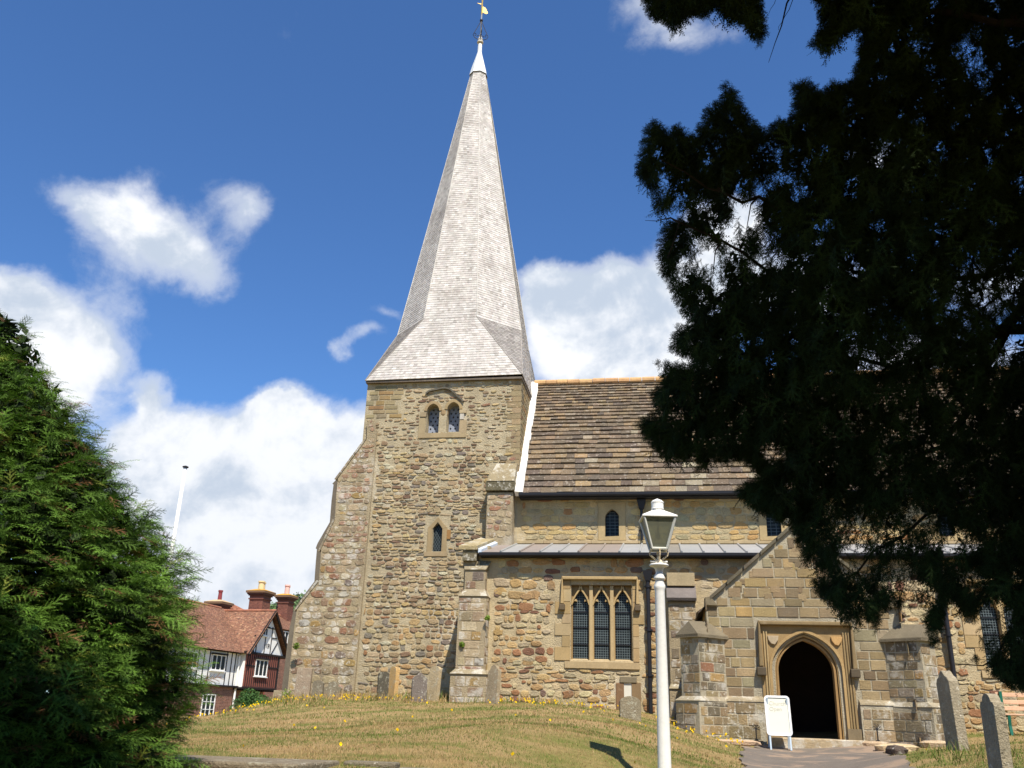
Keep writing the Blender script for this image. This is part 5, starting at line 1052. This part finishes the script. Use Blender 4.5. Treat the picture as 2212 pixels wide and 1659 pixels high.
HOLES = [(_hr.uniform(1420, 2210), _hr.uniform(200, 1300), _hr.uniform(4, 10), _hr.uniform(4, 9), .95) for _ in range(85)]+[(2135, 1370, 34, 60, .8), (2060, 1240, 60, 30, .5), (1520, 440, 20, 12, .7), (1470, 600, 10, 20, .6), (1850, 1290, 24, 40, .6), (1655, 520, 16, 22, .7), (1850, 1212, 40, 34, .8), (1935, 1250, 42, 36, .7), (1835, 1130, 38, 20, .65), (2050, 1175, 40, 40, .6), (1990, 1110, 40, 24, .6), (1780, 1070, 30, 16, .5), (1925, 1160, 40, 22, .6), (1990, 1290, 38, 30, .7), (2105, 1260, 30, 26, .55), (1560, 620, 20, 10, .6),
  (1612, 462, 24, 34, .9), (1576, 505, 14, 26, .9), (1530, 556, 28, 24, .85), (1540, 598, 20, 13, .8), (1458, 462, 24, 15, .9), (1590, 540, 20, 30, .6), (1500, 520, 14, 14, .6), (1638, 572, 16, 16, .8), (1680, 562, 16, 20, .8), (1690, 384, 26, 10, .85), (1640, 414, 14, 14, .8), (1732, 414, 20, 10, .6), (1906, 317, 9, 10, .9), (1828, 334, 16, 9, .8), (2062, 451, 7, 7, .8), (1430, 395, 12, 26, .7),
  (2136, 600, 62, 66, .78), (2110, 660, 60, 30, .55), (2185, 720, 36, 50, .7), (1925, 752, 56, 38, .66), (1880, 790, 30, 20, .6), (2040, 690, 120, 30, .45), (2000, 905, 110, 110, .62), (1800, 905, 70, 55, .45), (1666, 980, 24, 18, .7), (1560, 960, 40, 20, .4), (1440, 905, 34, 16, .4), (1960, 1170, 150, 60, .42), (1760, 1180, 30, 14, .5), (1965, 1292, 70, 36, .62), (1840, 1160, 40, 20, .5), (2095, 120, 18, 40, .7), (2120, 170, 14, 24, .6), (1990, 100, 14, 20, .6), (2150, 1330, 40, 40, .6), (1700, 330, 20, 14, .4), (1660, 300, 12, 16, .4), (1560, 300, 10, 12, .4)]
def poly_in(px, py, P):
    P = np.array(P); r = np.zeros(len(px), bool); j = len(P)-1
    for i in range(len(P)):
        c = ((P[i, 1] > py) != (P[j, 1] > py)) & (px < (P[j, 0]-P[i, 0])*(py-P[i, 1])/(P[j, 1]-P[i, 1]+1e-12)+P[i, 0]); r ^= c; j = i
    return r
def edge_near(px, py, P):
    P = np.array(P, float); best = np.full(len(px), 1e9); bx = np.zeros(len(px)); by = np.zeros(len(px)); n = len(P)
    for i in range(n):
        a, b = P[i], P[(i+1) % n]; d = b-a; t = np.clip(((px-a[0])*d[0]+(py-a[1])*d[1])/(d@d), 0, 1); qx, qy = a[0]+t*d[0], a[1]+t*d[1]; e = np.hypot(px-qx, py-qy); m = e < best
        best[m] = e[m]; bx[m] = qx[m]; by[m] = qy[m]
    return best, bx, by
FILL = []
def right_yew(N):
    out_p = []; out_d = []; out_s = []; 
    for P, share in ((P_A, .085), (P_B, .915)):
        n = int(N*share*1.75); Pn = np.array(P); x = rng.uniform(Pn[:, 0].min(), Pn[:, 0].max(), n*3); y = rng.uniform(Pn[:, 1].min(), Pn[:, 1].max(), n*3)
        m = poly_in(x, y, P) & (x < 2420); x, y = x[m], y[m]; e, qx, qy = edge_near(x, y, P); m = e > rng.uniform(16, 30, len(e)); x, y, e, qx, qy = x[m], y[m], e[m], qx[m], qy[m]
        pr = np.ones(len(x))
        for hx, hy, rx, ry, s_ in HOLES:
            q = ((x-hx)/rx)**2+((y-hy)/ry)**2; q = q+.45*bumps(x/13., y/13., hx); pr *= 1-np.minimum(1, hfac(x, y, rx, s_, hx)*1.12)*np.clip((2.3 if rx < 12 else 2.6)-q, 0, 1)
        cl = bumps(x/60., y/70., .7); pr *= np.clip(.62+.6*cl, .06, 1)
        m = rng.random(len(x)) < pr; x, y, e, qx, qy = [v_[m][:int(N*share)] for v_ in (x, y, e, qx, qy)]
        dep = 5.7+rng.normal(0, .3, len(x))+.4*np.sin(x/170.)+.3*np.sin(y/140.+x/300.)
        R_ = np.array([_F*CF+_R*(a-1106)+_U*(829.5-b) for a, b in zip(x, y)])/CF; pos = CC+R_*dep[:, None]
        ex, ey = qx-x, qy-y; k = np.clip(1-e/70., 0, 1)[:, None]; ev = (_R[None]*ex[:, None]-_U[None]*ey[:, None]); ev /= np.linalg.norm(ev, axis=1, keepdims=True)+1e-9
        dn = np.array([-.35, -.1, -.75])[None]+rng.normal(0, .45, (len(x), 3)); dr = ev*k*1.6+dn*(1-k*.75)
        out_p.append(pos); out_d.append(dr); out_s.append(np.where(e < 34, .5, .74)*rng.uniform(.75, 1.2, len(x)))
        sel = (e > 36) & (np.abs(rng.random(len(x))) < 1); px_, py_ = x[sel], y[sel]; depF = dep
        for rep in range(4):
            jx, jy = px_+rng.normal(0, 9, len(px_)), py_+rng.normal(0, 9, len(px_)); hd = bumps(jx/23., jy/19., 3.1)+.6*bumps(jx/60., jy/70., .7) > -.62
            for hx, hy, rx, ry, s2 in HOLES: hd &= ~((((jx-hx)/rx)**2+((jy-hy)/ry)**2+.45*bumps(jx/13., jy/13., hx) < 2.5) & (rng.random(len(jx)) < hfac(jx, jy, rx, s2, hx)*1.3))
            R2 = np.array([_F*CF+_R*(a-1106)+_U*(829.5-b) for a, b in zip(jx[hd], jy[hd])])/CF; FILL.append(CC+R2*(depF[sel][hd]+rng.uniform(.15, .8, hd.sum()))[:, None])
        n2 = int(N*share*6); x = rng.uniform(Pn[:, 0].min(), 2330, n2*2); y = rng.uniform(Pn[:, 1].min(), Pn[:, 1].max(), n2*2); m = poly_in(x, y, P); x, y = x[m], y[m]; e, qx, qy = edge_near(x, y, P)
        near = e < 34; hol = np.zeros(len(x), bool); inh = np.zeros(len(x), bool)
        for hx, hy, rx, ry, s_ in HOLES: q = ((x-hx)/rx)**2+((y-hy)/ry)**2+.45*bumps(x/13., y/13., hx); hf = hfac(x, y, rx, s_, hx); hol |= (q < 2.2) & ((q > 1.2) | (hf < .1)) & (rng.random(len(x)) < .3); inh |= (q < 1.25) & (rng.random(len(x)) < hf*1.15)
        m = (e > 3+12*np.clip(bumps(x/11., y/9., 4.4), 0, 1)*1.6) & (near | hol) & ~inh & (rng.random(len(x)) < .8+.4*bumps(x/16., y/22., 1.9)); x, y, e, qx, qy = [v_[m] for v_ in (x, y, e, qx, qy)]
        dep = 5.65+rng.normal(0, .22, len(x))+.4*np.sin(x/170.)+.3*np.sin(y/140.+x/300.); R_ = np.array([_F*CF+_R*(a-1106)+_U*(829.5-b) for a, b in zip(x, y)])/CF; pos = CC+R_*dep[:, None]
        ex, ey = qx-x, qy-y; ev = (_R[None]*ex[:, None]-_U[None]*ey[:, None]); ev /= np.linalg.norm(ev, axis=1, keepdims=True)+1e-9; k = np.clip(1-e/40., 0, 1)[:, None]
        dd = ev*k*1.3+np.array([-.25, 0, -.55])[None]*(1-k)+rng.normal(0, .35, (len(x), 3)); s3 = rng.uniform(.28, .56, len(x))*np.clip(e/14., .55, 1)
        tas = (ey > .5*e) & (e < 28) & (rng.random(len(x)) < .13) & (bumps(x/8., y/30., 2.2) > 0); dd[tas] = np.array([-.12, 0, -1.])[None]+rng.normal(0, .16, (tas.sum(), 3)); s3[tas] = rng.uniform(.6, .95, tas.sum())
        out_p.append(pos); out_d.append(dd); out_s.append(s3)
    pos, dr, s_ = np.concatenate(out_p), np.concatenate(out_d), np.concatenate(out_s); n = len(pos)
    dr = dr/np.linalg.norm(dr, axis=1, keepdims=True); pos = pos-dr*(.6*.19*s_)[:, None]
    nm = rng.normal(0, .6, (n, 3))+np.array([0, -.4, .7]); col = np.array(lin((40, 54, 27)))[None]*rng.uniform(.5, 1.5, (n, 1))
    return pos, dr, nm, s_, col
TR_ = [spray(6, .19, .021, .007, s+20, .0135, .35) for s in range(4)]
ry = empty('dark_yew', (4.9, 7.2, .8), 'huge dark spreading yew whose shaded boughs cover the right side', 'yew tree')
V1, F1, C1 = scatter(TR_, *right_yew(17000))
# unseen canopy of this tree, shaped to shade boughs and left yew, sparing lamp
def canopy(n):
    x = rng.uniform(-5.2, 8.5, n*4); y = rng.uniform(-4, 6.4, n*4); r = np.hypot(x-4.2, (y-3.0)*1.05); m = (r < 6.2) | ((x < 0) & (y > -2.2)); m &= ~((x < -.5) & (y > 3.0)); m &= ~((x < .6) & (y > 4.6)); x, y = x[m][:n], y[m][:n]
    fwd = np.maximum(0, y*math.cos(CA)-x*math.sin(CA)); z = np.maximum(5.2, 1.6+1.12*np.hypot(fwd, .15*x)+.55)+rng.random(len(x))*1.5+.9*np.clip(1-np.hypot(x-4.5, y-4)/6, 0, 1)
    gx, gy = x-.27*(z-1.0), y+.57*(z-1.0); tt = (LY-y)/.476; zl = z-.84*tt; xl = x-.232*tt
    m = ~((gy > 8.4) & (gx < 4.5)) & ~((zl > .7) & (np.abs(xl-LX) < .7)); m &= ~((gx < -1.6) & (gy > 7.2)); m &= ~((gx < -2.) & (z > 7.2)); x, y, z = x[m], y[m], z[m]
    pos = np.stack([x, y, z], 1); k = len(x); dr = np.stack([x-4.5, y-4, np.full(k, -.8)], 1)*.3+rng.normal(0, .6, (k, 3)); return pos, dr, rng.normal(0, .4, (k, 3))+np.array([0, 0, 1.]), rng.uniform(2.2, 3.4, k), np.array(lin((58, 76, 38)))[None]*rng.uniform(.7, 1.3, (k, 1))
TC_ = [spray(5, .2, .034, .022, s+40, .03, .2) for s in range(2)]
V2, F2, C2 = scatter(TC_, *canopy(9500))
def flank(n):      # the rest of the crown round the trunk, to the right of the view
    x = rng.uniform(2.6, 8.5, n*4); y = rng.uniform(3.6, 10, n*4); z = rng.uniform(1.9, 8.6, n*4); q = ((x-5.2)/3.2)**2+((y-6.6)/3.)**2+((z-5.2)/3.6)**2
    d = np.stack([x, y, z-1.6], 1); k = d@_F; px = 1106+CF*(d@_R)/np.maximum(k, .1); gx, gy = x-.27*(z-1.1), y+.57*(z-1.1)
    m = (q < 1) & (q > .25) & ((px > 2290) | (k < .3)) & ~((gy > 9.) & (gx < 7)); x, y, z = [a[m][:n] for a in (x, y, z)]; k = len(x)
    return np.stack([x, y, z], 1), np.stack([x-5, y-6.6, np.full(k, -.6)], 1)*.4+rng.normal(0, .5, (k, 3)), rng.normal(0, .4, (k, 3))+np.array([0, 0, 1.]), rng.uniform(1.3, 2.2, k), np.array(lin((50, 66, 34)))[None]*rng.uniform(.6, 1.3, (k, 1))
V3, F3, C3 = scatter(TC_, *flank(9000))
V_ = np.concatenate([V1, V2, V3]); F_ = np.concatenate([F1, F2+len(V1), F3+len(V1)+len(V2)]); C_ = np.concatenate([C1, C2, C3])
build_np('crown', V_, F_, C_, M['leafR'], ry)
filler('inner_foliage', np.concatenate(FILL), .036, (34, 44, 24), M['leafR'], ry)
def D3(px, py, r): d = ray(px, py)/CF; return Vector(CC+d*r)
tk = Vector((4.9, 6.6, .5)); mb = MB(); mb.tube([tk+Vector((0, 0, -.5)), tk+Vector((0, 0, .6)), tk+Vector((.05, -.1, 2)), tk+Vector((-.1, -.5, 4)), tk+Vector((-.3, -1.2, 6.2)), tk+Vector((-.6, -2.2, 7.8))], [.75, .5, .42, .34, .2, .06], 14)
def limb(pts, r0, r1=.003, jag=.02):
    pts = [Vector(p) for p in pts]; o_ = [pts[0]]
    for a, b in zip(pts[:-1], pts[1:]):
        n = max(2, int((b-a).length/.16))
        for i in range(1, n+1): o_.append(a.lerp(b, i/n)+Vector((random.gauss(0, jag), random.gauss(0, jag), random.gauss(0, jag))))
    k = len(o_); mb.tube(o_, [r0+(r1-r0)*(i/(k-1))**.8 for i in range(k)], 7); return o_
t1, t2, t3 = tk+Vector((0, -.1, 1.8)), tk+Vector((-.1, -.5, 3.2)), tk+Vector((-.2, -1., 5))
LB = [([t1, D3(2330, 640, 6.00), D3(2212, 700, 5.92), D3(2070, 765, 5.83), D3(1950, 800, 5.74), D3(1850, 850, 5.66), D3(1700, 900, 5.57), D3(1480, 860, 5.48)], .11),
  ([t1, D3(2340, 600, 6.18), D3(2212, 655, 6.00), D3(2100, 735, 5.92), D3(1975, 765, 5.83), D3(1920, 790, 5.74), D3(1800, 760, 5.66), D3(1600, 720, 5.57), D3(1480, 680, 5.48)], .07),
  ([D3(2212, 655, 6.00), D3(2150, 735, 5.92), D3(2120, 830, 5.83), D3(2088, 900, 5.74), D3(2040, 955, 5.74), D3(1960, 990, 5.66), D3(1880, 1035, 5.66), D3(1760, 1050, 5.57), D3(1640, 1060, 5.57)], .035),
  ([t2, D3(2300, 480, 6.00), D3(2100, 520, 5.92), D3(1900, 500, 5.74), D3(1760, 452, 5.66), D3(1680, 440, 5.66), D3(1600, 424, 5.57), D3(1520, 400, 5.57), D3(1430, 350, 5.48)], .07),
  ([t2, D3(2320, 260, 5.83), D3(2150, 300, 5.74), D3(1980, 290, 5.66), D3(1840, 270, 5.66), D3(1760, 230, 5.57), D3(1730, 190, 5.57)], .06),
  ([t2, D3(2250, 560, 5.92), D3(2080, 600, 5.83), D3(1900, 620, 5.74), D3(1700, 600, 5.66), D3(1560, 520, 5.57), D3(1470, 480, 5.48), D3(1440, 560, 5.48)], .05),
  ([t3, D3(2250, 60, 5.57), D3(2080, 40, 5.48), D3(1900, 20, 5.39), D3(1780, 0, 5.31), D3(1640, -30, 5.22), D3(1500, -20, 5.13), D3(1420, 5, 5.13)], .06),
  ([t1, D3(2330, 1010, 6.00), D3(2200, 1040, 5.92), D3(2050, 1100, 5.83), D3(1950, 1150, 5.74), D3(1850, 1240, 5.66), D3(1800, 1280, 5.66)], .05),
  ([t1, D3(2330, 1150, 6.09), D3(2212, 1200, 5.92), D3(2140, 1290, 5.83), D3(2060, 1330, 5.74)], .04), ([t1, D3(2320, 1330, 6.09), D3(2212, 1380, 6.00), D3(2150, 1420, 5.92), D3(2085, 1436, 5.83)], .03)]
for pts, r in LB:
    o_ = limb(pts, r)
    for i in range(5, len(o_)-2, 2):
        d = Vector((random.uniform(-.5, .1), random.uniform(-.3, .3), random.uniform(-.7, .5))); limb([o_[i], o_[i]+d*.25, o_[i]+d*.5+Vector((0, 0, -.08))], min(.007, r*.14), .0012, .012)
for k in range(46):
    a = D3(random.uniform(2060, 2260), random.uniform(540, 700), random.uniform(5.5, 6.1)); d = Vector((random.uniform(-.5, .2), random.uniform(-.2, .2), random.uniform(-.45, .4))); limb([a, a+d*.4, a+d*.8], .008, .002, .012)
limb([D3(1722, -30, 5.22), D3(1704, 20, 5.22), D3(1688, 50, 5.22), D3(1681, 66, 5.22)], .0026, .001, .004); limb([D3(1690, -30, 5.22), D3(1672, 8, 5.22), D3(1660, 30, 5.22)], .002, .001, .004)
mb.build('trunk', M['bark'], ry)
# shrub below the timbered house, small plants on the masonry, trees far off
def leafball(name, c, r, n, size, c0, parent=None, mat_=None, flat=1., rg=None):
    p = rng.normal(0, 1, (n, 3)); p /= np.linalg.norm(p, axis=1, keepdims=True); rad = 1-rng.random(n)**2*.5; bb_ = 1+.16*bumps(p[:, 0]*3, p[:, 2]*3+p[:, 1]*2, .4)
    pos = np.array(c)+p*np.array(r)*(rad*bb_)[:, None]; ln = size*rng.uniform(.6, 1.3, n)
    a = rng.normal(0, 1, (n, 3)); a /= np.linalg.norm(a, axis=1, keepdims=True); b_ = np.cross(a, p+rng.normal(0, .5, (n, 3))); b_ /= np.linalg.norm(b_, axis=1, keepdims=True)+1e-9
    V = np.stack([pos-a*ln[:, None], pos-b_*ln[:, None]*.45, pos+a*ln[:, None], pos+b_*ln[:, None]*.45], 1).reshape(-1, 3)
    col = np.array(lin(c0))[None]*rng.uniform(.6, 1.4, (n, 1)); return build_np(name, V, np.arange(len(V)).reshape(-1, 4), col, mat_ or M['leafL'], parent)
bp_ = atY(545, 1552, 34); bs = empty('garden_shrub', (bp_[0], 34, bp_[2]), 'rounded dark green shrub in front of the timbered house', 'shrub')
leafball('foliage', (bp_[0], 34, bp_[2]+.3), (.85, .8, .62), 4200, .05, (66, 96, 44), bs)
leafball('foliage', (bp_[0]-.35, 34.2, bp_[2]+.7), (.35, .35, .4), 900, .05, (66, 96, 44), bs)
MB().tube([(bp_[0], 34, bp_[2]-.6), (bp_[0], 34, bp_[2]+.3)], .05, 6).build('stem', M['bark'], bs)
def tree(x, y, zt, r, col, label):
    o = empty('background_tree', (x, y, .8), label, 'tree', 'trees beyond the village houses'); leafball('crown', (x, y, zt-r), (r, r, r), 5000, .22, col, o)
    leafball('crown_top', (x+r*.3, y, zt-r*.55), (r*.6, r*.6, r*.7), 1500, .2, col, o); MB().tube([(x, y, .5), (x, y, zt-r)], .25, 8).build('trunk', M['bark'], o)
q = atY(604, 1302, 100); tree(q[0], 100, q[2], 3.2, (104, 124, 92), 'pale green tree top behind the gap between the two right chimneys')
q = atY(640, 1290, 90); tree(q[0], 90, q[2], 3., (96, 118, 74), 'green tree top just left of the tower, behind the right chimney')
for (px, py, y, r, lb) in ((1053, 1335, 24.28, .07, 'small fern growing high on the aisle buttress'), (998, 1392, 24.36, .07, 'small tuft of green on the face of the aisle buttress'), (640, 1395, 27.1, .1, 'green weed rooted in the left edge of the tower buttress'), (620, 1500, 27.0, .16, 'tall weed at the foot of the tower buttress'), (720, 1484, 26.8, .14, 'leafy weed growing at the tower foot above the low graves')):
    p = atY(px, py, y); tag(leafball('wall_weed', (p[0], y, p[2]), (r, r*.6, r), 130, .035, (110, 132, 48)), lb, 'plant', 'weeds growing on the church masonry')
# ------------------------------------------------------------ grass blades, flowers
def blades(n, yr, hgt, wid, fil=None):
    y = yr[0]+(yr[1]-yr[0])*rng.random(n)**1.0; px = rng.random(n); x0 = -.75*y+.3; x1 = .42*y+.3; x = x0+(x1-x0)*px; ok = ~on_path(x, y)
    ok &= ~((y > 22.1) & (x > .7) & (x < 6.0)) & (y < np.where(x < -4.8, 27.2, 24.8)); ok &= ~((x > -5) & (x < -3.1) & (y > 7.9) & (y < 9.0))
    if fil is not None: ok &= fil(x, y)
    x, y = x[ok], y[ok]; z = terr(x, y); n = len(x); a = rng.uniform(0, 6.28, n); h = hgt*rng.uniform(.5, 1.4, n); w = wid*rng.uniform(.7, 1.3, n)*(.7+y/22.)
    lean = rng.normal(0, .45, (n, 2))*h[:, None]; b0 = np.stack([x-np.cos(a)*w, y-np.sin(a)*w, z-.01], 1); b1 = np.stack([x+np.cos(a)*w, y+np.sin(a)*w, z-.01], 1); t = np.stack([x+lean[:, 0], y+lean[:, 1], z+h], 1)
    g_ = .46+.6*bumps(x*.35, y*.6, 2.1)+.4*bumps(x*1.3, y*2.2, .3)+rng.normal(0, .18, n)+np.where(y < 11, .12, 0)+np.where((x > 3) & (y < 22), .3, 0)
    k = np.clip((g_-.34)/.4, 0, 1)[:, None]; c = np.array(lin((176, 148, 102)))*(1-k)+np.array(lin((98, 116, 46)))*k
    return np.stack([b0, b1, t], 1).reshape(-1, 3), c*rng.uniform(.75, 1.25, (n, 1))
pc_ = [blades(90000, (7.6, 14), .026, .004), blades(70000, (13, 27.2), .034, .006),
  blades(16000, (22.4, 26.8), .2, .006, lambda x, y: (x < -2.) & (x > -11.5) & (bumps(x*.9, y*.8, 1.1)+.25*(y-23) > .45)), blades(9000, (13.6, 16.5), .16, .005, lambda x, y: (x > 3.7) & (x < 4.6) & (y < 15.1))]
V_ = np.concatenate([a for a, b in pc_]); C_ = np.concatenate([b for a, b in pc_])
tag(build_np('grass', V_, np.arange(len(V_)).reshape(-1, 3), C_, M['blade']), 'dry mown grass, straw coloured with green patches', 'grass', kind='stuff')
fl = []
def flowers(n, xr, yr, cl=.0):
    for _ in range(n):
        x, y = random.uniform(*xr), random.uniform(*yr)
        if cl and bumps(np.array(x*1.7), np.array(y*2.3), .9) < cl: continue
        if bool(on_path(x, y)): continue
        z = tz(x, y)+random.uniform(.05, .13); s_ = random.uniform(.014, .026)
        for k in range(3):
            a = random.uniform(0, 3.14); u = np.array([math.cos(a), math.sin(a), random.uniform(-.3, .3)])*s_; v = np.array([random.uniform(-.4, .4), random.uniform(-.4, .4), 1])*s_; p = np.array([x, y, z]); fl.extend([p-u, p-v, p+u, p+v])
flowers(330, (-11.6, -8.8), (24.6, 26.8), .15); flowers(200, (-8.8, -6.2), (23.4, 25.6), .2); flowers(240, (-4.2, -1.2), (21.6, 24.4), .2); flowers(220, (-.3, 1.6), (19.5, 23.8), .1); flowers(260, (-9, 1.5), (10, 22), .55); flowers(120, (4.5, 9), (15, 23), .4); flowers(160, (-13.2, -10.6), (22, 27), .25)
V_ = np.array(fl); tag(build_np('wildflowers', V_, np.arange(len(V_)).reshape(-1, 4), (1, 1, 1), M['petal']), 'scattered small yellow flowers in the dry grass', 'flowers', kind='stuff')
